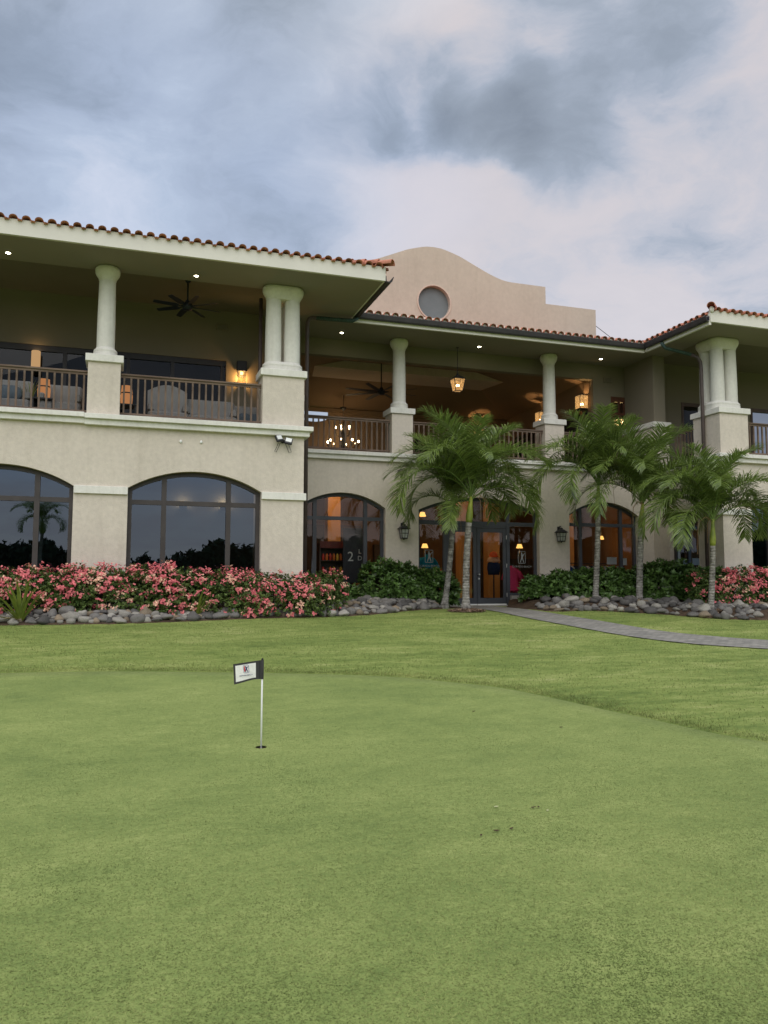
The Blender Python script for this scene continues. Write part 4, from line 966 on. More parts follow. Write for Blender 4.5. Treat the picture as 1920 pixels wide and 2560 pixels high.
def make_bush(name, label, cat, spine, dep, ht, dens, leafmat, ll, lw, nleaf, group, seed, blooms=0, pale=.22, bz=None):
    ht = ht-.13; rg = random.Random(seed); cx, cy_ = np.mean(np.array(spine), 0); z0 = hb(cx, cy_)+.03
    t = thing(name, label, cat, (cx, cy_, z0), 0, group); loc = np.array([cx, cy_, 0])
    L = np.hypot(*np.diff(np.array(spine), axis=0).T).sum()+dep; area = L*(dep*2+ht*2)*.85; n = int(area*dens)
    P, Nn, sp = bush_shell(rg, spine, dep, ht, n)
    P[:, 2] += np.array([hb(x, y)-z0+.03 for x, y in P[:, :2]])
    V, F = rosettes(rg, P-loc, Nn, nleaf, ll, lw); np_mesh('foliage', V, F, leafmat, t)
    mb = MB()
    for i in range(int(L*9)):
        k = rg.randrange(len(sp)); a = rg.uniform(0, 6.28); r = rg.uniform(.1, .8)*dep
        x, y = sp[k][0]-cx, sp[k][1]-cy_; mb.tube([(x, y, -.05), (x+.4*r*math.cos(a), y+.4*r*math.sin(a), ht*.4), (x+r*math.cos(a), y+r*math.sin(a), ht*.86)], [.014, .01, .004], 4, False)
    mb.build('stems', twig_m, t)
    # dense inner twigs and old leaves, so that no light passes straight through
    Pi, Ni, _ = bush_shell(rg, spine, dep*.72, ht*.82, int(n*.45)); Pi[:, 2] += np.array([hb(x, y)-z0+.03 for x, y in Pi[:, :2]])
    V, F = rosettes(rg, Pi-loc, Ni, 5, ll*1.3, lw*1.5, .1); np_mesh('inner_foliage', V, F, leafmat, t)
    if blooms:
        V, F, MI = [], [], []
        C, Cn, _ = bush_shell(rg, spine, dep*1.03, ht*1.03, int(blooms*L)); C[:, 2] += np.array([hb(x, y)-z0+.03 for x, y in C[:, :2]])
        for c, n in zip(C-loc, Cn):
            if n[1] > .55 or (bz and not bz(c+loc)): continue
            faded = rg.random() < pale; rad = rg.uniform(.035, .10)
            for _ in range(rg.randint(4, 15)):
                o = np.array([rg.gauss(0, 1), rg.gauss(0, 1), rg.gauss(0, .8)])*rad*.62; p = c+o+n*(.035+rg.uniform(-.01, .03))
                ax = n+np.array([rg.gauss(0, .45), rg.gauss(0, .45)-.25, rg.gauss(0, .45)]); ax /= np.linalg.norm(ax); u = np.cross(ax, [.2, .5, .84]); u /= np.linalg.norm(u); v_ = np.cross(ax, u)
                a0 = rg.uniform(0, 6.28); s_ = rg.uniform(.016, .025)
                for k in (0, 1):       # two rounded bracts side by side
                    cc = p+(u*math.cos(a0+k*math.pi)+v_*math.sin(a0+k*math.pi))*s_*.8+ax*.004*k; i = len(V)
                    V += [cc+(u*math.cos(b)+v_*math.sin(b))*s_ for b in np.arange(6)*math.pi/3]
                    F.append(tuple(range(i, i+6))); MI.append(1 if faded and rg.random() < .8 else 0)
        if F: np_mesh('blossom', V, F, [bloom_m, bloom2_m], t, mi=MI)
    return t
G1 = 'coral flowering shrubs along the left wing'
HL = [(-5.0, -3.1, 'at the left edge of the photo behind the big strap-leaved plant'), (-3.1, -.95, 'under the cut-off window, densest with flowers'), (-.95, .95, 'in front of the pier between the two big left windows'),
      (.95, 2.75, 'under the big arched window right of the pier'), (2.75, 4.25, 'in front of the last left pier, below the floodlight'), (4.25, 5.25, 'rounded and mostly green, at the inner corner end of the row')]
for i, (a, b, s_) in enumerate(HL):
    sp = [(a-.1, 18.98), (b+.1, 19.0)] if i < 5 else [(4.35, 19.15), (5.1, 19.85)]
    make_bush('flowering_shrub', 'coral flowering shrub '+s_, 'shrub', sp, .48, (.98, .97, 1.01, .98, .95, .94)[i], 190, leafb_m, .062, .017, 8, G1, 11+i, (90, 92, 88, 72, 66, 30)[i])
G2 = 'leafy green shrubs along the shop front'
for i, (sp, ht, s_) in enumerate([([(5.6, 22.1), (6.3, 22.15)], .50, 'low and sparse under the first shop window'), ([(6.75, 21.75), (7.9, 21.85)], 1.18, 'tall between the first shop window and the lantern'),
        ([(8.0, 21.95), (9.2, 22.05)], 1.02, 'behind the two crossing palm trunks left of the door'),
        ([(11.75, 21.75), (12.45, 21.3)], .80, 'low and bushy right beside the shop door'), ([(12.6, 21.35), (13.6, 21.1)], .96, 'under the right wall lantern, behind the first tall palm'), ([(13.7, 21.0), (14.8, 20.5)], 1.02, 'between the pair of tall palms under the last shop window'),
        ([(14.9, 20.4), (15.9, 19.6)], 1.22, 'tall and dark against the corner wall'), ([(15.7, 19.2), (16.3, 18.9)], 1.1, 'dark, just behind the coral shrub by the short palm')]):
    make_bush('green_shrub', 'dark green leafy shrub '+s_, 'shrub', sp, .5 if i not in (0, 3) else .42, ht, 100, leaf_m, .15, .036, 8, G2, 31+i)
G3 = 'coral flowering shrubs before the right wing'
for i, (sp, ht, bl, s_) in enumerate([([(15.45, 18.72), (15.95, 18.45)], .98, 40, 'thinly flowering, left of the short palm trunk'), ([(16.25, 18.5), (16.75, 18.4)], 1.12, 110, 'behind and right of the short palm, full of flowers'), ([(17.35, 18.55), (19.2, 18.6)], 1.12, 112, 'at the right edge of the photo')]):
    make_bush('flowering_shrub', 'coral flowering shrub '+s_, 'shrub', sp, .48, ht, 180, leafb_m, .062, .018, 8, G3, 51+i, bl, .15)
# strap-leaved plants at the hedge foot
strap_m = pmat('strap_leaf', (.15, .22, .035), .5, .25, 4, spec=.35, trans=.2, tint=(.27, .33, .06))
strapd_m = pmat('dead_strap_leaf', (.50, .40, .24), .8, .2, 6)
def strap_plant(x, y, n, L, label, seed, dead=0):
    rg = random.Random(seed); t = thing('strap_leaved_plant', label, 'plant', (x, y, hb(x, y)+.03))
    for dd in (0, 1):
        V, F = [], []
        for i in range(n if not dd else dead):
            az = rg.uniform(0, 6.28); e = R(rg.uniform(42, 84)) if not dd else R(18); l = L*rg.uniform(.65, 1.1); w_ = .036*rg.uniform(.8, 1.25); p = np.array([.03*math.cos(az), .03*math.sin(az), 0.]); o = len(V)
            if dd: az = R(200)+i*.4; w_ *= .7
            for k in range(7):
                u = k/6; th = e-R(42)*u*u; d = np.array([math.cos(az)*math.cos(th), math.sin(az)*math.cos(th), math.sin(th)]); sd_ = np.array([-math.sin(az), math.cos(az), 0]); nn = np.cross(d, sd_)
                ww = w_*(.7+1.2*u-1.85*u*u) if u < 1 else .002
                V += [p-sd_*ww, p-nn*ww*.45, p+sd_*ww]; p = p+d*l/6
            for k in range(6): a = o+3*k; F += [(a, a+1, a+4, a+3), (a+1, a+2, a+5, a+4)]
        if F: np_mesh('strap_leaf' if not dd else 'dead_leaf', V, F, strap_m if not dd else strapd_m, t, True)
strap_plant(-1.98, 18.18, 30, 1.0, 'big yellow-green strap-leaved plant in the stones at the left edge', 3, 3)
strap_plant(1.62, 18.50, 13, .72, 'small strap-leaved plant in the stones below the big arched window', 4)

# ------------------------------------------------------------------ river stones
stone_ms = [pmat('stone_'+nm, c, .8, .22, 7, .25, 25, .3, fine=.12, fscale=45, objvar=.22) for nm, c in (('pale', (.28, .265, .235)), ('grey', (.165, .156, .147)), ('dark', (.09, .085, .082)), ('tan', (.22, .175, .125)))]
def stone_mesh(seed):
    rg = random.Random(seed); n, m_ = 14, 9; mb = MB(); ph = [rg.uniform(0, 6.28) for _ in range(6)]; rs = []
    for j in range(m_+1):
        a = math.pi*j/m_; ring = []
        for i in range(n):
            b = 2*math.pi*i/n; d = np.array([math.sin(a)*math.cos(b), math.sin(a)*math.sin(b), -math.cos(a)])
            r = 1+.17*math.sin(2.6*d[0]+ph[0])+.15*math.sin(3.1*d[1]+ph[1])+.12*math.sin(3.6*d[2]+ph[2])+.09*math.sin(5*d[0]+4*d[1]+ph[3])
            ring.append(tuple(d*r if j not in (0, m_) else np.array([0, 0, d[2]*r])+np.array([math.cos(b), math.sin(b), 0])*.01))
        rs.append(ring)
    mb.loft(rs, True, True, True); o = mb.build('river_stone', stone_ms[0], None, True); me = o.data; bpy.data.objects.remove(o); return me
stone_meshes = []
for k in range(6):
    me = stone_mesh(k)
    for m_ in stone_ms:
        q = me.copy(); q.materials.clear(); q.materials.append(m_); stone_meshes.append(q)
TONE = ('pale grey', 'mid grey', 'dark', 'tan'); placed = []
STONES = []
def stone(x, y, r, kind, where, group, rg, lift=0.):
    placed.append((x, y, r)); STONES.append((r/math.hypot(x, y), x, y, r, kind, where, group, rg.randrange(1 << 30), lift))
def put_stone(x, y, r, kind, where, group, seed, lift):
    rg = random.Random(seed); o = bpy.data.objects.new('river_stone', stone_meshes[rg.randrange(6)*4+kind]); COL.objects.link(o)
    f = rg.uniform(.55, .8); o.scale = (r*rg.uniform(.95, 1.35), r*rg.uniform(.75, 1.), r*f); o.rotation_euler = (rg.uniform(-.2, .2), rg.uniform(-.2, .2), rg.uniform(0, 6.28))
    o.location = (x, y, hb(x, y)+.03+r*f*.42+lift)
    big = 'large' if r > .15 else ('small' if r < .10 else 'middle-sized')
    tag(o, f'{big} {TONE[kind]} rounded stone {where}', 'stone', group); return o
def scatter(edge, inner, n, rmin, rmax, where, group, seed, wts=(4, 4, 2, 1.3), gap=.66):
    rg = random.Random(seed); e, w_ = catmull(edge, 200), catmull(inner, 200); c = 0; tries = 0
    while c < n and tries < n*60:
        tries += 1; t = rg.random(); k = int(t*199); u = rg.random(); x, y = lerp(e[k][0], w_[k][0], u), lerp(e[k][1], w_[k][1], u); r = rmin+(rmax-rmin)*rg.random()**1.6
        if any((x-a)**2+(y-b)**2 < ((r+q)*gap)**2 for a, b, q in placed): continue
        stone(x, y, r, rg.choices(range(4), wts)[0], where, group, rg); c += 1
scatter([(-3.6, 18.1), (-1.6, 18.02), (0, 18.02), (1.5, 18.22), (3.0, 18.56)], [(-3.6, 18.62), (-1.6, 18.55), (0, 18.55), (1.5, 18.66), (3.0, 18.9)], 140, .065, .185, 'in the row at the foot of the coral hedge', 'stones along the coral hedge', 5)
scatter([(3.05, 18.6), (4.14, 18.8), (5.41, 19.08), (6.38, 19.52), (7.61, 20.45), (8.6, 21.05)], [(3.0, 18.9), (4.6, 19.25), (5.7, 20.2), (6.4, 21.2), (7.6, 21.4), (8.7, 21.6)], 190, .06, .17, 'in the bank between the coral hedge and the leaning palm', 'stones in the bank left of the door', 6)
scatter(BED_R[2:8], [(11.35, 20.6), (12.2, 20.7), (13.3, 20.4), (14.5, 19.8), (15.5, 18.2), (18.0, 17.9)], 200, .065, .185, 'in the bank between the path and the right-hand shrubs', 'stones in the bank right of the path', 7, (2.2, 4, 3.5, .8))

STONES.sort(reverse=True); rest = []
for k, q in enumerate(STONES):
    o = put_stone(*q[1:])
    if k >= 298: rest.append(o)
V, F, MI, n0 = [], [], [], 0
bpy.context.view_layer.update()
for o in rest:
    me = o.data; co = np.empty(len(me.vertices)*3, np.float32); me.vertices.foreach_get('co', co); M_ = np.array(o.matrix_world); V.append(co.reshape(-1, 3) @ M_[:3, :3].T+M_[:3, 3])
    for p in me.polygons:
        vv = list(p.vertices)
        if len(vv) == 4: F.append([i+n0 for i in vv]); MI.append(stone_ms.index(me.materials[0]))
    n0 += len(me.vertices); bpy.data.objects.remove(o)
if rest: o = np_mesh('pebble_fill', np.vstack(V), F, stone_ms, smooth=True, mi=MI); struct(o, 'stuff'); tag(o, 'small grey stones filling the gaps of the stone borders', 'stones')

# ------------------------------------------------------------------ mulch mounds and litter
mulch_m = pmat('mulch_chip', (.20, .125, .085), .9, .3, 8, island=.5, tint=(.34, .24, .165))
def mulch(x, y, r, n, seed):
    rg = random.Random(seed); V, F = [], []
    for i in range(n):
        a = rg.uniform(0, 6.28); q = r*math.sqrt(rg.random()); px, py = x+q*math.cos(a), y+q*math.sin(a)*.8; z = hb(px, py)+.03+.07*max(0, 1-q/r)+rg.uniform(0, .015)
        l, w_ = rg.uniform(.015, .05), rg.uniform(.006, .016); b = rg.uniform(0, 6.28); e = rg.uniform(-.5, .5); d = np.array([math.cos(b)*math.cos(e), math.sin(b)*math.cos(e), math.sin(e)])*l; s_ = np.array([-math.sin(b), math.cos(b), rg.uniform(-.6, .6)])*w_; p = np.array([px, py, z]); k = len(V)
        V += [p-d-s_, p+d-s_*.6, p+d+s_, p-d+s_*.7]; F.append((k, k+1, k+2, k+3))
    o = np_mesh('mulch', V, F, mulch_m); struct(o, 'stuff'); tag(o, 'ring of brown wood chips around the foot of a palm', 'mulch', 'mulch rings under the palms')
mulch(8.80, 19.68, .52, 1500, 1); mulch(14.3, 19.65, .48, 1000, 2); mulch(14.95, 17.5, .45, 1000, 3); mulch(13.25, 20.4, .3, 500, 4)
lit_m = pmat('dry_leaf', (.07, .035, .022), .9, .3, 20); lit2_m = pmat('pale_clipping', (.50, .50, .28), .9, .2, 20)
def leaf_bit(x, y, l, w_, az, mat, label, curl=.4):
    V, F = [], []; n = 6
    for i in range(n+1):
        u = i/n-.5; ww = w_*math.cos(u*math.pi)**.8+.0005; zz = .006+curl*l*u*u*1.2
        V += [(u*l, -ww, zz+ww*.5), (u*l, 0, zz), (u*l, ww, zz+ww*.6)]
    for i in range(n): a = i*3; F += [(a, a+1, a+4, a+3), (a+1, a+2, a+5, a+4)]
    o = np_mesh('fallen_leaf', V, F, mat); o.location = (x, y, hz(x, y)+.006); o.rotation_euler = (0, 0, az)
    tag(o, label, 'leaf', 'leaf litter on the putting green')
leaf_bit(2.76, 5.07, .05, .008, .2, lit_m, 'dark curled leaf scrap on the green, farther right of the litter')
leaf_bit(2.80, 5.07, .035, .007, 1.1, lit_m, 'tiny dark scrap touching the farther right leaf')
leaf_bit(2.29, 4.69, .05, .009, -.3, lit_m, 'dark curled leaf scrap on the green nearer the camera')
leaf_bit(2.40, 4.70, .045, .008, .5, lit_m, 'dark twig scrap right beside the nearer curled leaf')
leaf_bit(2.16, 4.64, .035, .007, .9, lit_m, 'small dark scrap leftmost of the nearer litter')
leaf_bit(2.52, 5.16, .04, .009, .1, lit2_m, 'pale grass clipping left of the farther dark scraps')
leaf_bit(2.82, 4.98, .03, .007, .8, lit2_m, 'small pale clipping just in front of the farther dark scraps')
leaf_bit(3.9, 8.55, .06, .010, .3, lit_m, 'dark leaf near the far right rim of the green')
leaf_bit(4.45, 7.55, .045, .009, -.2, lit_m, 'dark speck of leaf on the green well right of the flag')

# ------------------------------------------------------------------ fringe: taller blades where the rough meets the green, loose tufts on the rough
def blades():
    rg = np.random.RandomState(4); n1 = 15000
    k = rg.randint(0, NA, n1*2); out_ = rg.gamma(1.2, .16, n1*2)+.0; r = GR[k]+out_; a = TH[k]+rg.uniform(-.5, .5, n1*2)*(2*np.pi/NA)
    x, y = HOLE[0]+r*np.cos(a), HOLE[1]+r*np.sin(a)
    ok = (y > 5.5) & (x > -5) & (x < 7.5); x, y = x[ok][:n1], y[ok][:n1]
    n2 = 150000; x2, y2 = rg.uniform(-5, 19, n2), rg.uniform(7, 20.5, n2); gd = green_dist(x2, y2)
    pu, pl_ = np.array(PATH_U), np.array(PATH_L)
    xl = np.interp(-y2, -pl_[:, 1], pl_[:, 0]); xu = np.interp(-y2, -pu[:, 1], pu[:, 0]); bl = np.interp(x2, np.array(BED_L)[:, 0], np.array(BED_L)[:, 1])
    onp = (x2 > xl-.03) & (x2 < xu+.03); bed = (x2 < 9.5) & (y2 > bl-.02); rb = (x2 > xu) & (y2 > np.interp(x2, [11.0, 12.2, 13.15, 14.0, 14.6, 15.6, 18], [19.5, 19.35, 18.75, 18.15, 17.35, 16.75, 16.3])-.02)
    ok = (gd < -.1) & ~onp & ~bed & ~rb & (x2-.75*y2 < 7.5)
    x, y = np.r_[x, x2[ok]], np.r_[y, y2[ok]]; n = len(x); z = hgt(x, y)+.012
    h_ = rg.uniform(.010, .028, n); az = rg.uniform(0, 6.28, n); ln = rg.uniform(.2, 1.1, n)*h_; w_ = rg.uniform(.0025, .005, n)
    ca, sa = np.cos(az), np.sin(az); B = np.c_[x, y, z]; S = np.c_[-sa, ca, 0*x]*w_[:, None]; T_ = B+np.c_[ca*ln, sa*ln, h_]
    V = np.stack([B-S, B+S, T_], 1).reshape(-1, 3); F = np.arange(n*3).reshape(-1, 3)
    # close-mown blades of the putting green
    n3 = 420000; y3 = 2.3+10.4*rg.uniform(0, 1, n3)**1.35; x3 = rg.uniform(-.36, .83, n3)*(y3+.9)+rg.uniform(-.3, .3, n3)
    ok = (green_dist(x3, y3) > .02) & (np.hypot(x3-HOLE[0], y3-HOLE[1]) > .062); x3, y3 = x3[ok], y3[ok]; m_ = len(x3)
    az = rg.uniform(0, 6.28, m_); h3 = rg.uniform(.002, .006, m_); l3 = rg.uniform(.004, .014, m_); w3 = rg.uniform(.0015, .0032, m_)
    ca, sa = np.cos(az), np.sin(az); B3 = np.c_[x3, y3, hgt(x3, y3)+.0042]; S3 = np.c_[-sa, ca, 0*x3]*w3[:, None]; T3 = B3+np.c_[ca*l3, sa*l3, h3]
    V3 = np.stack([B3-S3, B3+S3, T3], 1).reshape(-1, 3); F3 = np.arange(m_*3).reshape(-1, 3)
    o = np_mesh('mown_grass', V3, F3, mown_m); struct(o, 'stuff'); tag(o, 'close-mown olive grass blades of the putting green', 'grass')
    o = np_mesh('grass', V, F, blade_m); struct(o, 'stuff'); tag(o, 'short green rough grass growing around the putting green', 'grass')
blades()

# ------------------------------------------------------------------ lamps
def wall_lantern(x, y, z, label, group):
    t = thing('wall_lantern', label, 'lantern', (x, y, z), 0, group)
    mb = MB(); mb.bbox(-.05, .05, -.025, 0, -.02, .30, .006); mb.tube([(0, -.02, .22), (0, -.08, .30), (0, -.15, .30), (0, -.17, .24)], .012, 8); mb.sphere((0, -.10, .31), .02, 8, 6); mb.build('bracket', black_m, t)
    mb = MB(); c = (0, -.17, 0)
    def sq(h, zz): return [(c[0]+a*h, c[1]+b*h, zz) for a, b in ((-1, -1), (1, -1), (1, 1), (-1, 1))]
    mb.loft([sq(.155, .10), sq(.16, .115), sq(.07, .20), sq(.045, .21), sq(.04, .245), sq(.015, .26)], True, True, True); mb.build('roof', black_m, t)
    mb = MB()
    for a, b in ((-1, -1), (1, -1), (1, 1), (-1, 1)): mb.tube([(a*.118, -.17+b*.118, .10), (a*.085, -.17+b*.085, -.17)], .011, 6)
    for zz, h in ((-.17, .088), (-.03, .103), (.095, .12)):
        q = sq(h, zz)
        for i in range(4): mb.tube([q[i], q[(i+1) % 4]], .009, 6)
    mb.loft([sq(.09, -.195), sq(.095, -.175)], True, True, True); mb.sphere((0, -.17, -.205), .022, 8, 6)
    for i in (0, 1): mb.tube([(0, -.17-(1-2*i)*.118, .10), (0, -.17-(1-2*i)*.085, -.17)], .007, 6)
    mb.build('cage', black_m, t)
    mb = MB(); mb.loft([sq(.08, -.165), sq(.11, .09)], True); mb.build('glass', glass_lamp, t)
wall_lantern(8.06, YM, 2.98, 'unlit black wall lantern left of the shop door, below a drooping frond', 'unlit lanterns on the shop wall')
wall_lantern(13.46, YM, 2.98, 'unlit black wall lantern right of the shop door, between the door arch and last window', 'unlit lanterns on the shop wall')
def downlight(x, y, z, label, watt=5.):
    t = thing('downlight', label, 'ceiling light', (x, y, z), 0, 'recessed porch lights')
    mb = MB(); mb.lathe([(.052, -.003), (.075, -.006), (.08, 0.), (.05, .0)], 20, cap=False); mb.build('ring', white_m, t, True)
    mb = MB(); mb.lathe([(.001, -.004), (.05, -.004), (.03, -.012), (.001, -.016)], 16); mb.build('lens', glow_down, t)
downlight(-2.71, 19.62, ZS, 'bright recessed light in the porch ceiling at the left edge of the photo'); downlight(1.54, 19.68, ZS, 'bright recessed light in the porch ceiling above the dark fan')
downlight(6.16, 22.95, ZS, 'bright recessed light in the soffit just right of the copper pipe'); downlight(10.76, 22.95, ZS, 'bright recessed light in the soffit right of the hanging lantern'); downlight(15.3, 22.95, ZS, 'bright recessed light in the soffit near the inner corner, right of the second column')
def fan(x, y, ztop, zhub, rad, n, label, rot=0.):
    t = thing('ceiling_fan', label, 'ceiling fan', (x, y, ztop), rot); d = zhub-ztop
    mb = MB(); mb.lathe([(.02, -.09), (.06, -.07), (.085, 0)], 14); mb.tube([(0, 0, -.05), (0, 0, d+.12)], .022, 8); mb.build('rod', fan_m, t, True)
    mb = MB(); mb.lathe([(.03, d-.10), (.11, d-.09), (.13, d-.03), (.13, d+.05), (.09, d+.09), (.05, d+.16), (.022, d+.17)], 18); mb.build('motor', fan_m, t, True)
    me = None
    for i in range(n):
        if me is None:
            mb = MB(); L = rad; mb.tube([(.10, 0, 0), (.28, 0, 0)], .016, 6)
            sec = lambda x_, w_, tw: [(x_, -w_, -w_*tw-.005), (x_, w_, w_*tw-.005), (x_, w_, w_*tw+.005), (x_, -w_, -w_*tw+.005)]
            mb.loft([sec(.24, .05, .25), sec(.34, .075, .25), sec(L*.7, .07, .22), sec(L-.02, .06, .2), sec(L, .045, .2)], True, True, True)
            b = mb.build('blade', fan_m, t); me = b.data
        else:
            b = bpy.data.objects.new('blade', me); COL.objects.link(b); b.parent = t
        b.location = (0, 0, d); b.rotation_euler = (0, 0, 2*math.pi*i/n)
    return t
fan(1.42, 20.75, 9.339, 8.62, .88, 8, 'eight-bladed black fan under the left porch ceiling', .2)
fan(8.55, 26.4, 9.3, 8.18, 1.35, 8, 'large black fan in the lounge, half hidden by the first middle column', .1)
# pendant lantern
t = thing('pendant_lantern', 'lit tapering glass lantern hanging on a long rod over the middle terrace', 'lantern', (10.13, 23.27, ZS))
def sqr(h, z): return [(a*h, b*h, z) for a, b in ((-1, -1), (1, -1), (1, 1), (-1, 1))]
mb = MB(); mb.lathe([(.02, -.03), (.05, 0)], 10); mb.tube([(0, 0, -.02), (0, 0, -.86)], .011, 6); mb.lathe([(.05, -.93), (.03, -.86), (.015, -.84)], 10); mb.loft([sqr(.20, -1.05), sqr(.205, -1.04), sqr(.07, -.93)], True, True, True); mb.build('hanger', black_m, t)
mb = MB(); A, B = sqr(.19, -1.05), sqr(.12, -1.44)
for i in range(4): mb.tube([A[i], B[i]], .012, 6); mb.tube([B[i], B[(i+1) % 4]], .013, 6); mb.tube([A[i], A[(i+1) % 4]], .012, 6)
mb.build('cage', black_m, t)
mb = MB(); mb.loft([sqr(.118, -1.43), sqr(.185, -1.055)], True); mb.build('glass', lit_glass, t)
mb = MB()
for a in (0, 2.1, 4.2): mb.sphere((.04*math.cos(a), .04*math.sin(a), -1.25), .022, 8, 6, (1, 1, 1.5))
mb.build('bulb', glow_bulb, t); point('pendant_light', (10.13, 23.27, ZS-1.27), 2, rad=.06)
# box lanterns on the lounge walls
def box_lantern(x, y, z, rz, label, watt):
    t = thing('wall_sconce', label, 'lantern', (x, y, z), rz, 'lit box lanterns in the lounge')
    mb = MB(); mb.bbox(-.06, .06, -.03, 0, -.42, -.05, .006); mb.tube([(0, -.02, -.36), (0, -.10, -.40), (0, -.18, -.34), (0, -.18, -.28)], .014, 8); mb.build('bracket', black_m, t)
    def q(h, zz): return [(a*h, -.20+b*h, zz) for a, b in ((-1, -1), (1, -1), (1, 1), (-1, 1))]
    mb = MB(); A, B = q(.165, .24), q(.165, -.24)
    for i in range(4): mb.tube([A[i], B[i]], .012, 6); mb.tube([A[i], A[(i+1) % 4]], .012, 6); mb.tube([B[i], B[(i+1) % 4]], .014, 6)
    mb.tube([(0, -.20, .24), (0, -.20, .31)], .03, 8); mb.loft([q(.07, .285), q(.03, .33)], True, True, True)
    for i in (0, 2): mb.tube([A[i], (0, -.20, .30)], .009, 5); mb.tube([A[i+1], (0, -.20, .30)], .009, 5)
    mb.loft([q(.16, -.27), q(.165, -.245)], True, True, True); mb.build('cage', black_m, t)
    mb = MB(); mb.loft([q(.16, -.235), q(.16, .235)], True); mb.build('glass', lit_glass, t)
    mb = MB()
    for a in (0, 1.57, 3.14, 4.71): mb.sphere((.05*math.cos(a), -.20+.05*math.sin(a), -.06), .022, 8, 6, (1, 1, 1.7))
    mb.build('bulb', glow_bulb, t)
    p = Matrix.Rotation(rz, 4, 'Z') @ Vector((0, -.20, .05)); point('sconce_light', (x+p.x, y+p.y, z+p.z), watt*.12, (1, .60, .30), .05)
    sp = bpy.data.lights.new('sconce_uplight', 'SPOT'); sp.energy = watt*1.6; sp.color = (1, .58, .24); sp.spot_size = R(76); sp.spot_blend = .25; sp.shadow_soft_size = .02
    so_ = bpy.data.objects.new('sconce_uplight', sp); so_.location = (x+p.x, y+p.y, z+p.z); so_.rotation_euler = (R(180), 0, 0); COL.objects.link(so_)
box_lantern(15.449, 24.12, 7.80, R(-90), 'lit box lantern nearest the front, right edge of the lounge opening', 12)
box_lantern(15.449, 27.0, 7.78, R(-90), 'lit box lantern on the lounge side wall, beside the second middle column', 12)
box_lantern(14.05, YK-.003, 7.72, 0, 'lit box lantern on the lounge back wall, low behind the railing', 12)
# chandelier
t = thing('chandelier', 'two-tier dark iron chandelier with lit candle bulbs behind the middle railing', 'chandelier', (7.95, 29.3, 8.62))
mb = MB(); mb.lathe([(.02, -.58), (.10, -.50), (.13, -.45), (.13, -.44)], 14); mb.tube([(0, 0, .1), (0, 0, -.46)], .012, 6); mb.tube([(0, 0, -.5), (0, 0, -2.15)], [.012, .012], 6); mb.lathe([(.02, -2.2), (.05, -2.1), (.09, -1.9), (.05, -1.65), (.07, -1.5), (.035, -1.2), (.02, -1.0)], 12); mb.build('stem', black_m, t, True)
for zt, r_, n, z0 in ((-1.22, .30, 5, -1.5), (-1.78, .60, 8, -2.02)):
    for i in range(n):
        a = 2*math.pi*i/n+.35; ca, sa = math.cos(a), math.sin(a)
        mb = MB(); mb.tube([(ca*.04, sa*.04, z0+.1), (ca*r_*.45, sa*r_*.45, z0-.08), (ca*r_*.85, sa*r_*.85, z0-.04), (ca*r_, sa*r_, zt-.12)], .013, 6); mb.lathe([(.03, -.0), (.045, .015), (.012, .02), (.012, .10)], 8, (ca*r_, sa*r_, zt-.14)); arm = mb.build('arm', black_m, t)
        mb = MB(); mb.sphere((ca*r_, sa*r_, zt+.0), .034, 8, 6, (1, 1, 1.35)); mb.build('candle_bulb', glow_bulb, arm)
point('chandelier_light', (7.95, 29.3, 7.15), 7, (1, .60, .30), .3); 
# tube sconces of the left porch
def tube_sconce(x, y, z, label, lit_up=0):
    t = thing('wall_sconce', label, 'wall light', (x, y, z), 0, 'tube lights on the left porch wall')
    if not lit_up:
        mb = MB(); mb.bbox(-.14, .14, -.22, -.03, .04, .34, .01); mb.box(-.08, .08, -.03, 0, -.1, .3); mb.build('hood', black_m, t)
        mb = MB(); mb.lathe([(.105, -.30), (.11, -.27), (.11, .035)], 16, (0, -.125, 0), False); mb.build('glass', lit_glass, t, True)
        mb = MB(); mb.lathe([(.005, -.05), (.045, -.04), (.045, .03), (.005, .04)], 12, (0, -.125, 0)); mb.build('bulb', glow_lamp, t)
        mb = MB(); mb.tube([(.0, -.125, -.31), (0, -.125, -.33)], .112, 14)
        for a in (-1, 1): mb.tube([(a*.115, -.125, .04), (a*.115, -.125, -.33)], .006, 5)
        mb.build('cage', black_m, t); point('sconce_light', (x, y-.125, z-.14), 46, (1, .60, .26), .05)
    else:
        mb = MB(); mb.lathe([(.10, -.32), (.115, -.30), (.115, .22), (.11, .23)], 16, (0, -.14, 0), False); mb.build('glass', emat('frosted_amber', (1., .60, .28), .42), t, True)
        mb = MB(); mb.bbox(-.06, .06, -.03, 0, -.3, .1, .005); mb.tube([(0, -.14, -.33), (0, -.14, -.31)], .12, 14); mb.build('bracket', black_m, t)
        mb = MB(); mb.lathe([(.02, 0), (.04, .05), (.02, .09)], 10, (0, -.14, .08)); mb.build('bulb', glow_lamp, t); point('sconce_light', (x, y-.14, z+.3), 1.5, (1, .6, .26), .05)
tube_sconce(3.13, 22.948, 7.52, 'black-hooded wall light with a warm cone below it, right of the dark porch window')
tube_sconce(-2.36, 22.92, 7.42, 'amber glass tube light above the left railing, in front of the dark glass', 1)
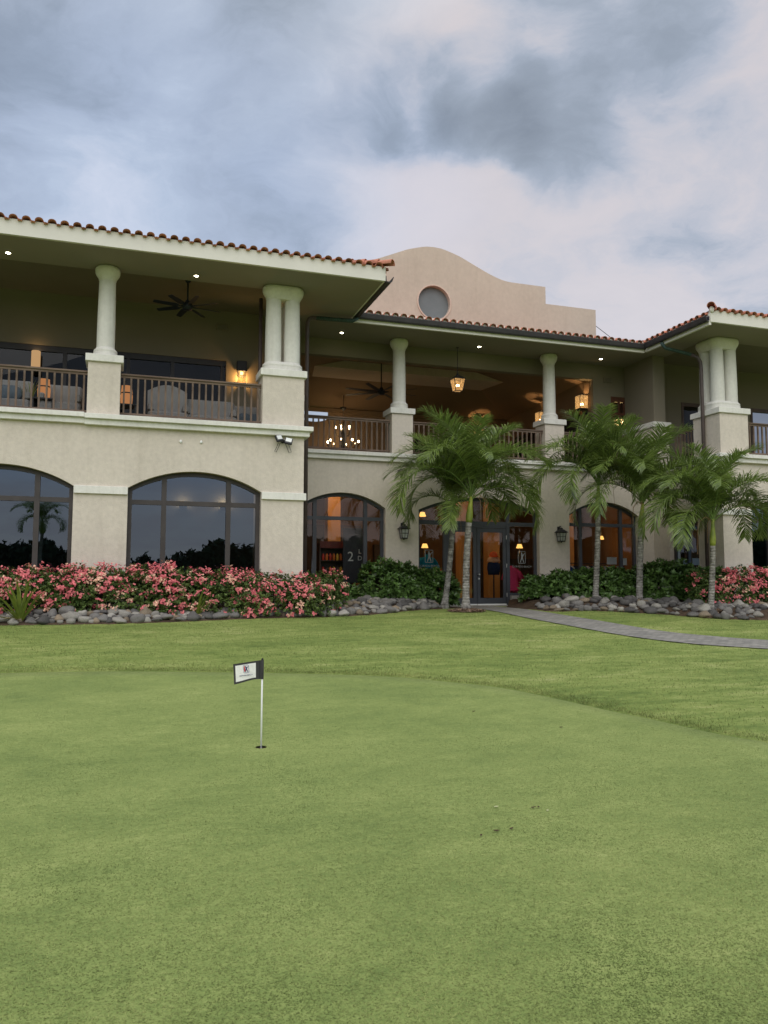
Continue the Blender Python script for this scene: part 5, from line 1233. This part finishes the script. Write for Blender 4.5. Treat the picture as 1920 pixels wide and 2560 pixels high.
# twin floodlight
t = thing('floodlight', 'black twin-headed floodlight under the balcony trim of the left wing', 'floodlight', (3.72, Y1, 4.98))
mb = MB(); mb.lathe([(.05, 0), (.055, .02), (.02, .05)], 12); mb.v = [(p[0], -p[2], p[1]+.02) for p in mb.v]; mb.tube([(0, -.03, .02), (-.10, -.10, .06)], .014, 6); mb.tube([(0, -.03, .02), (.10, -.10, .0)], .014, 6); mb.build('mount', black_m, t)
for sx, rz_, zz in ((-1, .5, .055), (1, -.25, .0)):
    h_ = MB(); h_.bbox(-.095, .095, -.05, .02, -.085, .085, .012); o = h_.build('lamp_head', black_m, t); o.location = (sx*.125, -.15, zz); o.rotation_euler = (R(-22), R(12*sx), rz_)
    g_ = MB(); g_.bbox(-.075, .075, -.053, -.051, -.035, .07, .0005); g_.build('lens', pmat('flood_lens', (.75, .77, .76), .3, .03, 4), o)
    c_ = MB(); c_.tube([(sx*.12, -.10, -.03), (sx*.17, -.12, -.16), (sx*.21, -.08, -.25), (sx*.16, -.03, -.26), (sx*.10, -.04, -.12), (sx*.06, -.03, -.02)], .006, 5); c_.build('cable', black_mat, t)
for x, z, s_ in ((1.25, 4.86, 'left'), (1.73, 4.87, 'right')):
    t = thing('round_fixing', f'small white fixing on the beige wall above the big arched window, {s_} of the two', 'fixing', (x, Y1, z), 0, 'white fixings on the left wall')
    mb = MB(); mb.sphere((0, -.012, 0), .035, 10, 7, (1, .7, 1.2)); mb.build('cap', white_m, t, True)
# wire from the parapet end
t = thing('cable', 'thin dark cable sagging from the parapet end down to the right-hand roof', 'cable', (17.6, 26.7, 11.6))
mb = MB(); mb.tube([(0, 0, 0), (.8, -.1, -.55), (1.7, -.2, -1.0), (2.4, -.3, -1.4)], .012, 5); mb.build('wire', black_m, t)
# loose vent boxes
for x, y, z, s_ in ((2.55, 22.945, 8.85, 'left porch wall near the twin columns'), (16.0, YB-.002, 8.55, 'wall above the glazed terrace door')):
    t = thing('wall_vent', 'small beige vent box high on the '+s_, 'vent', (x, y, z)); mb = MB(); mb.bbox(-.16, .16, -.05, 0, -.09, .09, .01); mb.build('cover', stucco_shaded, t)
    mb = MB()
    for k in range(4): mb.box(-.13, .13, -.056, -.0505, -.06+.035*k, -.045+.035*k)
    mb.build('louvre', pmat('vent_louvre', (.12, .11, .09), .8, .1, 5), t)

# ------------------------------------------------------------------ terrace furniture
def sofa(name, label, cat, x, y, rz, w_, d_, hb, group=None, cushions=0, arms=True, round_=0.):
    t = thing(name, label, cat, (x, y, ZF), rz, group)
    mb = MB(); mb.bbox(-w_/2, w_/2, -d_/2, d_/2, .12, .44, .04)
    mb.build('seat', sofa_m, t)
    mb = MB()
    if round_:
        xs_ = np.linspace(-w_/2, w_/2, 13); top = [hb-round_*(1-math.cos(math.pi*(q/w_)))**1. for q in xs_]
        mb.prism([(-w_/2, .3)]+[(w_/2, .3)]+[(q, z) for q, z in zip(xs_[::-1], top[::-1])], d_/2-.20, d_/2)
    else: mb.bbox(-w_/2, w_/2, d_/2-.20, d_/2, .441, hb, .05)
    mb.build('backrest', sofa_m, t)
    if arms:
        for s_ in (-1, 1):
            mb = MB(); a, b = sorted((s_*w_/2, s_*(w_/2-.14))); mb.bbox(a, b, -d_/2, d_/2-.21, .442, .64, .035); mb.build('armrest', sofa_m, t)
    for k in range(cushions):
        xx = lerp(-w_/2+.35, w_/2-.35, (k+.5)/cushions); mb = MB(); mb.sphere((xx, d_/2-.30, .66), .24, 12, 8, (1, .38, .85)); mb.build('cushion', cush_m, t, True)
    for sx in (-1, 1):
        for sy in (-1, 1):
            mb = MB(); mb.box(sx*(w_/2-.08)-.03, sx*(w_/2-.08)+.03, sy*(d_/2-.08)-.03, sy*(d_/2-.08)+.03, .0, .118); mb.build('leg', black_m, t)
    return t
sofa('sofa', 'pale grey sofa behind the left railing, at the left edge of the photo', 'sofa', -2.75, 20.75, 0, 1.1, .8, 1.02, cushions=2)
sofa('armchair', 'pale grey armchair right of the first orange lamp, against the left pedestal', 'armchair', -1.55, 20.75, 0, .95, .8, .98)
sofa('armchair', 'high round-backed pale chair in the middle of the left terrace', 'armchair', 1.0, 21.1, 0, 1.0, .8, 1.26, round_=.18)
sofa('sofa', 'long pale grey sofa right of the round-backed chair', 'sofa', 2.1, 21.3, 0, 1.35, .8, .98)
sofa('sofa', 'grey sofa with dark cushions below the black-hooded wall light', 'sofa', 3.3, 22.2, 0, 1.3, .8, 1.08, cushions=2)
def table_lamp(x, y, label):
    t = thing('table_lamp', label, 'lamp', (x, y, ZF), 0, 'orange lamps on the left terrace')
    mb = MB(); mb.bbox(-.26, .26, -.26, .26, .46, .50, .01)
    for sx in (-1, 1):
        for sy in (-1, 1): mb.box(sx*.22-.02, sx*.22+.02, sy*.22-.02, sy*.22+.02, 0, .459)
    mb.build('side_table', black_m, t)
    mb = MB(); mb.lathe([(.13, .501), (.14, .53), (.15, .74), (.14, .79)], 18); mb.build('lamp_base', glow_shade, t, True)
    mb = MB(); mb.lathe([(.15, .825), (.14, .825), (.12, .99), (.13, .99)], 18); mb.build('lamp_shade', glow_shade, t, True)
    mb = MB(); mb.lathe([(.135, .792), (.135, .823)], 18); mb.build('band', black_m, t)
table_lamp(-1.92, 20.55, 'glowing orange table lamp behind the left railing, left of the single column pedestal')
table_lamp(-.02, 20.62, 'glowing orange table lamp just right of the single column pedestal')
def potted(x, y, label):
    rg = random.Random(3); t = thing('potted_plant', label, 'plant', (x, y, ZF)); mb = MB(); mb.lathe([(.14, 0), (.2, .4), (.21, .42), (.17, .40)], 16); mb.build('pot', black_m, t, True)
    V, F = [], []
    for i in range(26):
        az = rg.uniform(0, 6.28); e = R(rg.uniform(35, 85)); p = np.array([0, 0, .4]); o = len(V); l = rg.uniform(.4, .75)
        for k in range(5):
            u = k/4; th = e-1.1*u*u; d = np.array([math.cos(az)*math.cos(th), math.sin(az)*math.cos(th), math.sin(th)]); s_ = np.array([-math.sin(az), math.cos(az), 0])*.014*(1-u*.9); V += [p-s_, p+s_]; p = p+d*l/4
        for k in range(4): a = o+2*k; F.append((a, a+1, a+3, a+2))
    np_mesh('leaves', V, F, strap_m, t)
potted(-2.22, 20.6, 'spiky potted plant between the pale sofa and the first orange lamp')
# bowl lamp and glow in the room behind the glazed terrace door
t = thing('bowl_lamp', 'bright shallow bowl lamp seen through the glazed terrace door', 'lamp', (17.33, 24.9, 7.42))
mb = MB(); mb.tube([(0, 0, 1.9), (0, 0, 0)], .012, 6); mb.build('rod', black_m, t); mb = MB(); mb.lathe([(.02, -.17), (.16, -.14), (.28, -.06), (.32, .0), (.30, .0)], 20); mb.build('bowl', glow_lamp, t, True)
point('bowl_light', (17.33, 24.9, 7.7), 6, (1, .6, .28), .15)
for i, (x, y) in enumerate(((16.55, 26.3), (18.3, 26.4))):
    t = thing('wall_light', 'dim warm wall light in the dark room behind the glazed door, '+('left' if i == 0 else 'right')+' one', 'lamp', (x, 26.96, 7.9), 0, 'dim lights behind the glazed door'); mb = MB(); mb.lathe([(.05, -.12), (.09, .12), (.02, .13)], 12); mb.build('shade', glow_shade, t, True)
    mb = MB(); mb.box(-.03, .03, -.0, .035, -.05, .05); mb.build('bracket', black_m, t)

# ------------------------------------------------------------------ inside the shop
SF = .70
def shelf_unit(x, y, w_, h_, label):
    t = thing('display_shelf', label, 'shelf', (x, y, SF)); mb = MB()
    for sx in (-1, 1): mb.box(sx*w_/2-.02, sx*w_/2+.02, -.2, .2, 0, h_)
    mb.box(-w_/2, w_/2, .18, .2, 0, h_); mb.build('side_panel', shop_dark, t)
    for k in range(5):
        mb = MB(); z = .2+k*(h_-.35)/4; mb.box(-w_/2+.02, w_/2-.02, -.2, .179, z, z+.025); mb.build('shelf', shop_dark, t)
    mb = MB(); mb.box(-w_/2-.01, w_/2+.01, -.225, -.205, h_-.16, h_+.06); mb.build('header_board', pmat('header_red', (.10, .02, .018), .5, .1, 6), t)
    return t, [.2+k*(h_-.35)/4+.026 for k in range(5)]
t_, lv = shelf_unit(6.42, 24.6, 1.05, 2.0, 'dark display shelf with orange bottles inside the first shop window')
bot_ms = [pmat('bottle_'+n_, c, .3, .1, 8, spec=.5) for n_, c in (('orange', (.80, .20, .03)), ('red', (.60, .05, .03)), ('yellow', (.80, .52, .06)), ('dark', (.05, .04, .035)))]
def bottle(x, y, z, k, label):
    t = thing('bottle', label, 'bottle', (x, y, z), 0, 'bottles on the shop display'); mb = MB(); mb.lathe([(.035, 0), (.042, .01), (.042, .16), (.02, .21)], 12); mb.build('body', bot_ms[k], t, True)
    mb = MB(); mb.lathe([(.018, .211), (.018, .25)], 10); mb.build('cap', black_m, t)
for r_, seq, ww in ((3, (1, 0, 1, 0, 2, 0, 3, 3), 'upper'), (2, (1, 3, 0, 2, 3, 2, 3), 'lower')):
    for i, k in enumerate(seq): bottle(6.02+i*.115, 24.5, SF+lv[r_], k, ('red', 'orange', 'yellow', 'dark')[(1, 0, 2, 3)[k]]+f' bottle on the {ww} lit shelf, ' + ('at its left end' if i == 0 else f'place {i+1} from the left'))
for k, (a, z, n_) in enumerate(((6.4, 2.05, 'large'), (6.75, 1.75, 'small'))):
    t = thing('cardboard_box', f'{n_} tan box beside the bottle display in the first shop window', 'box', (a+.25, 24.7, SF+(.95 if k == 0 else .6)), .2); mb = MB(); mb.bbox(-.22, .22, -.15, .15, 0, .28 if k == 0 else .5, .008); mb.build('carton', pmat('carton_tan'+n_, (.42, .25, .12), .85, .1, 5), t); mb = MB(); mb.box(-.223, .223, -.03, .03, .0, .2805 if k == 0 else .5005); mb.build('tape', pmat('tape'+n_, (.5, .34, .2), .5, .1, 5), t)
    st = thing('low_plinth', f'dark plinth carrying the {n_} tan box', 'plinth', (a+.25, 24.7, SF)); mb = MB(); mb.bbox(-.26, .26, -.2, .2, 0, .949 if k == 0 else .599, .01); mb.build('body', shop_dark, st); mb = MB(); mb.box(-.27, .27, -.21, .21, .92 if k == 0 else .57, .9495 if k == 0 else .5995); mb.build('top', bronze, st)
# price board with a big 2
t = thing('sale_board', 'tall dark board with a large white 2 and stacked letters in the first shop window', 'sign', (6.80, 23.75, SF)); mb = MB(); mb.bbox(-.34, .34, -.012, .012, .75, 2.45, .004); mb.box(-.30, -.27, -.01, .01, 0, .75); mb.box(.27, .30, -.01, .01, 0, .75); mb.build('board', pmat('board_dark', (.03, .032, .04), .6, .1, 5), t)
q = text_mesh('2', .42, pmat('sign_white', (.70, .70, .66), .7, .05, 5), 'numeral', t); q.rotation_euler = (R(90), 0, 0); q.location = (-.10, -.015, 1.55)
for k, chh in enumerate('LD'):
    q = text_mesh(chh, .20, MATS['sign_white'], 'letter', t); q.rotation_euler = (R(90), 0, 0); q.location = (.20, -.015, 1.72-.21*k)
# clothes
def shirt(mb, w_=.46, h_=.66, d_=.07):
    n = 10
    prof = [(-.10, 0), (-.5, -.12), (-.62, -.52), (-.47, -.56), (-.42, -.30), (-.44, -1), (.44, -1), (.42, -.30), (.47, -.56), (.62, -.52), (.5, -.12), (.10, 0), (.05, -.05), (-.05, -.05)]
    mb.prism([(x*w_, z*h_) for x, z in prof], -d_/2, d_/2)
def rack(x, y, rz, w_, n, cols, label, hh=1.45, group='clothes on the shop racks'):
    t = thing('clothes_rack', 'black metal clothes rack of shirts '+label, 'rack', (x, y, SF), rz); mb = MB()
    for sx in (-1, 1): mb.tube([(sx*w_/2, 0, 0), (sx*w_/2, 0, hh)], .014, 8); mb.tube([(sx*w_/2, -.22, .02), (sx*w_/2, .22, .02)], .014, 8)
    mb.tube([(-w_/2, 0, hh), (w_/2, 0, hh)], .014, 8); mb.build('frame', black_m, t); M_ = Matrix.Translation((x, y, SF)) @ Matrix.Rotation(rz, 4, 'Z')
    for i in range(n):
        c, cn = cols[i % len(cols)]; xx = -w_/2+.1+(w_-.2)*(i/(max(1, n-1)))
        s_ = thing('shirt', f'{cn} shirt {label}, hanger {i+1} of {n}', 'shirt', M_ @ Vector((xx, 0, hh-.09)), rz+R(78)+rnd.uniform(-.15, .15), group)
        mb = MB(); shirt(mb); mb.build('cloth', c, s_); mb = MB(); mb.tube([(0, 0, .09), (.02, 0, .12), (0, 0, .10), (0, 0, .0), (-.2, 0, -.05)], .005, 5); mb.tube([(0, 0, .0), (.2, 0, -.05)], .005, 5); mb.build('hanger', black_m, s_)
cl = {n_: pmat('cloth_'+n_, c, .9, .08, 12, .1, 60, .1) for n_, c in (('pink', (.66, .06, .16)), ('deep_pink', (.50, .03, .11)), ('teal', (.02, .22, .30)), ('blue', (.05, .10, .38)), ('white', (.72, .74, .78)), ('navy', (.02, .03, .08)), ('red', (.60, .05, .05)), ('pale_blue', (.30, .44, .66)), ('black', (.015, .015, .018)), ('orange', (.85, .17, .06)))}
rack(14.75, 23.75, 0, 1.5, 14, [(cl['navy'], 'navy'), (cl['white'], 'white'), (cl['pale_blue'], 'pale blue'), (cl['blue'], 'blue'), (cl['white'], 'white'), (cl['navy'], 'navy')], 'in the last shop window, left half', 1.42)
rack(16.1, 23.85, 0, 1.1, 10, [(cl['black'], 'black'), (cl['red'], 'red'), (cl['pale_blue'], 'pale blue'), (cl['white'], 'white'), (cl['blue'], 'blue')], 'in the last shop window, right half', 1.42)
def mannequin(x, y, cloth, label, arms=True, head=True, hh=1.5, wd=1.):
    t = thing('display_bust', label, 'mannequin', (x, y, SF), R(15)); mb = MB(); mb.lathe([(.2, 0), (.2, .02), (.03, .04)], 16); mb.tube([(0, 0, .03), (0, 0, hh-.6)], .022, 8); mb.build('stand', black_m, t, True)
    def el(a, b, z): return [(wd*a*math.cos(2*math.pi*i/18), b*math.sin(2*math.pi*i/18), z) for i in range(18)]
    mb = MB(); mb.loft([el(.05, .05, hh+.04), el(.06, .055, hh-.03), el(.17, .09, hh-.07), el(.20, .115, hh-.16), el(.19, .13, hh-.3), el(.185, .125, hh-.5), el(.21, .13, hh-.74), el(.22, .14, hh-.80)][::-1], True, True, True)
    for s_ in (-1, 1): mb.tube([(s_*.16*wd, 0, hh-.11), (s_*.25*wd, 0, hh-.24), (s_*.30*wd, -.02, hh-.42)], [.075, .08, .085], 12)
    mb.build('shirt', cloth, t, True)
    mb = MB(); mb.tube([(0, 0, hh), (0, 0, hh+.10)], .045, 10); mb.build('neck', black_m, t)
    if head: mb = MB(); mb.sphere((0, 0, hh+.19), .10, 12, 8, (.85, 1, 1.2)); mb.build('head', black_m, t, True)
    return t
mannequin(12.32, 23.9, cl['pink'], 'bust in a bright pink polo behind the right side light of the shop door', hh=1.28, wd=1.25, head=False)
mannequin(12.6, 24.25, cl['deep_pink'], 'bust in a deep pink polo behind the brighter one, right of the shop door', hh=1.22, wd=1.2, head=False)
mannequin(9.28, 23.85, cl['teal'], 'bust in a large teal shirt behind the left side light of the shop door', hh=1.62, wd=1.35, head=False)
t = thing('beach_towel', 'teal towel draped on a stand behind the left side light of the shop door', 'towel', (9.22, 23.55, SF)); mb = MB(); mb.lathe([(.34, 0), (.36, .25), (.30, .7), (.16, .98), (.02, 1.02)], 18); mb.build('drape', cl['teal'], t, True)
mb = MB(); mb.lathe([(.365, .12), (.372, .16), (.362, .22)], 18, cap=False); mb.build('stripe', cl['white'], t, True)
mannequin(9.68, 24.1, cl['red'], 'bust in a red shirt half behind the teal one, left of the shop door', hh=1.25, head=False)
# hat on a stand seen through the door
t = thing('hat_stand', 'stand with a bright red cap and pale collar seen through the right door pane', 'hat stand', (12.0, 24.6, SF)); mb = MB(); mb.lathe([(.18, 0), (.18, .02), (.03, .04)], 14); mb.tube([(0, 0, .03), (0, 0, 1.62)], .025, 8); mb.build('post', black_m, t)
def el2(a, b, z, oy=0): return [(a*math.cos(2*math.pi*i/16), oy+b*math.sin(2*math.pi*i/16), z) for i in range(16)]
mb = MB(); mb.loft([el2(.20, .12, 1.02), el2(.24, .14, 1.25), el2(.22, .12, 1.42), el2(.08, .07, 1.50)], True, True, True); mb.build('dark_top', cl['navy'], t, True)
mb = MB(); mb.loft([el2(.13, .12, 1.44), el2(.25, .15, 1.48), el2(.20, .14, 1.60), el2(.10, .09, 1.66)], True, True, True); mb.build('collar', pmat('peach_cloth', (.80, .48, .30), .9, .05, 8), t, True)
mb = MB(); mb.loft([el2(.135, .15, 1.62), el2(.14, .155, 1.70), el2(.11, .12, 1.78), el2(.03, .03, 1.815)], True, True, True); mb.loft([el2(.12, .20, 1.625, -.10), el2(.12, .20, 1.637, -.10)], True, True, True); mb.build('cap', cl['orange'], t, True)
def shop_lamp(x, y, z, label, base=True, s_=1.):
    t = thing('shop_lamp', label, 'lamp', (x, y, z), 0, 'yellow-shaded lamps in the shop'); mb = MB(); mb.lathe([(.17*s_, 0), (.15*s_, .05*s_), (.10*s_, .2*s_)], 18, cap=False); mb.build('lamp_shade', glow_shade2, t, True)
    mb = MB()
    if base: mb.lathe([(.10, SF+.8-z), (.10, SF+.85-z), (.03, -.9), (.05, -.5), (.02, -.2), (.015, .1)], 12)
    else: mb.tube([(0, 0, .2*s_), (0, 0, 5.11-z)], .01, 6)
    mb.build('stem', bronze, t, True); point('shop_lamp_light', (x, y, z-.08), 5, (1, .6, .25), .06); return t
shop_lamp(9.3, 24.3, 3.62, 'yellow pendant lamp high in the left corner of the shop entrance arch', False, .7)
shop_lamp(9.65, 25.0, 2.62, 'yellow table lamp behind the left door decal', True, .7)
shop_lamp(13.2, 25.0, 2.66, 'yellow table lamp behind the right door decal', True, .7)
shop_lamp(16.25, 24.6, 3.0, 'yellow-shaded lamp at the right of the last shop window', False, .62)
for (x, y, z) in ((9.65, 25.0, 0), (13.2, 25.0, 0)):
    t = thing('display_table', 'dark display table under the lamp '+('left' if x < 10 else 'right')+' of the shop door', 'table', (x, y, SF)); mb = MB(); mb.bbox(-.45, .45, -.3, .3, .75, .80, .01); mb.build('top', shop_dark, t)
    for sx in (-1, 1):
        for sy in (-1, 1): mb = MB(); mb.box(sx*.4-.03, sx*.4+.03, sy*.25-.03, sy*.25+.03, 0, .749); mb.build('leg', shop_dark, t)
for i, (x, y) in enumerate(((5.5, 24.6), (6.5, 24.0), (6.2, 25.4), (8.0, 26.5), (10.6, 25.2), (13.8, 25.2), (15.6, 24.4), (11.4, 27.5))):
    t = thing('shop_downlight', 'round recessed light in the ochre shop ceiling, '+('over the bottle display, left one', 'over the bottle display, right one', 'behind the bottle display', 'far inside beyond the first window', 'just inside the door', 'inside right of the door', 'over the clothes racks', 'deep behind the door')[i], 'ceiling light', (x, y, 5.118), 0, 'recessed lights of the shop'); mb = MB(); mb.lathe([(.07, -.002), (.10, -.006), (.105, 0)], 18, cap=False); mb.build('ring', white_m, t, True); mb = MB(); mb.lathe([(.001, -.012), (.068, -.004), (.068, -.001)], 16); mb.build('lens', glow_down, t)
    if i in (1, 3, 4, 6): point('shop_light', (x, y, 4.9), 60 if i == 1 else 18, (1, .66, .36), .1)
fan(7.3, 25.2, 5.118, 4.62, .62, 5, 'dark ceiling fan inside the shop behind the first arched window', .5)
for i, (x, z) in enumerate(((15.62, 2.20), (16.12, 2.17))):
    t = thing('paper_notice', 'white paper notice taped inside the last shop window, '+('larger left sheet' if i == 0 else 'small right sheet'), 'notice', (x, YM+.245, z)); mb = MB(); w_ = .19 if i == 0 else .09; mb.box(-w_, w_, 0, .002, -.12, .12); mb.build('sheet', paper_m, t); mb = MB(); mb.box(-.03, .03, -.001, 0, .10, .13); mb.build('tape', pmat('tape_clear%d' % i, (.6, .6, .55), .3, .05, 5), t)
t = thing('monitor', 'lit screen at the left edge of the first shop window', 'screen', (5.15, 24.4, SF)); mb = MB(); mb.bbox(-.28, .28, 0, .04, 1.05, 1.45, .008); mb.box(-.03, .03, .01, .03, .9, 1.05); mb.bbox(-.15, .15, -.1, .12, .88, .90, .004); mb.build('case', black_m, t); mb = MB(); mb.box(-.26, .26, -.003, -.0005, 1.07, 1.43); mb.build('screen', emat('screen_glow', (.75, .85, 1.), .8), t)
t = thing('counter', 'dark counter under the lit screen', 'counter', (5.15, 24.45, SF)); mb = MB(); mb.bbox(-.4, .4, -.25, .25, 0, .84, .01); mb.build('body', shop_dark, t); mb = MB(); mb.bbox(-.43, .43, -.28, .28, .841, .879, .008); mb.build('top', bronze, t)
# added hidden wall lights stand in for ceiling lamps blurred behind the dark left windows
for i, x in enumerate((1.75, 3.0)):
    t = thing('hidden_glow_lamp', 'added hidden light for the soft lamp glow behind the big dark arched window, '+('left' if i == 0 else 'right')+' one', 'lamp', (x, 25.59, 3.78), 0, 'added glow lights behind the dark window'); mb = MB(); mb.lathe([(.02, -.08), (.10, -.04), (.13, .05), (.12, .05), (.09, -.03)], 14, (0, -.14, 0)); mb.build('bowl', black_m, t, True); mb = MB(); mb.box(-.03, .03, -.13, 0, -.05, -.02); mb.build('bracket', black_m, t)
    point('hidden_glow_light', (x, 25.42, 3.95), 7 if i == 0 else 11, (1, .74, .40), .1)
# ------------------------------------------------------------------ far wood behind the camera (seen in the glass)
def treeline():
    rg = np.random.RandomState(9); A = np.linspace(-2.3, 2.3, 1500)
    base = np.interp(A, [-2.3, -1.2, -.5, -.3, -.14, -.03, .06, .16, .24, .4, .6, .9, 1.3, 2.3], [7, 8, 6.5, 8, 7.6, 5.4, 5.2, 7.6, 9.6, 9., 8., 9.5, 7, 8])
    jag = sum(np.interp(A, np.linspace(-2.3, 2.3, k), rg.randn(k))*a for k, a in ((60, .55), (170, .42), (480, .30), (1100, .16)))
    top = base+jag; R_ = np.array([0, 1.5, 3.5, 6, 9, 14, 22]); P_ = np.array([0., .55, .8, .93, 1., .97, .8])
    D = 112+R_[None]; T_ = top[:, None]*P_[None]; X = D*np.sin(A)[:, None]+2; Y = -D*np.cos(A)[:, None]*.95+4
    n, m = X.shape; V = np.c_[X.ravel(), Y.ravel(), T_.ravel()-.3]; idx = np.arange(n*m).reshape(n, m)
    F = np.stack([idx[:-1, :-1], idx[1:, :-1], idx[1:, 1:], idx[:-1, 1:]], -1).reshape(-1, 4)
    # leaf clumps over the whole face, a few standing clear of the skyline
    k = 60000; ai = rg.randint(0, n, k); q = rg.uniform(0, 1, k)**.6; d = np.interp(q, P_[:5], R_[:5]); c = np.c_[(112+d)*np.sin(A[ai])+2, -(112+d)*np.cos(A[ai])*.95+4, top[ai]*q-.1+rg.randn(k)*.18]
    sz = rg.uniform(.15, .5, k)[:, None]; Q = np.stack([c+rg.randn(k, 3)*sz for _ in range(4)], 1).reshape(-1, 3)
    F = np.r_[F, np.arange(k*4).reshape(-1, 4)+len(V)]; V = np.r_[V, Q]
    o = np_mesh('treeline', V, F, pmat('far_foliage', (.022, .045, .020), .9, .3, .3)); struct(o, 'stuff'); tag(o, 'far dark wood across the course, mirrored in the windows', 'wood')
treeline()
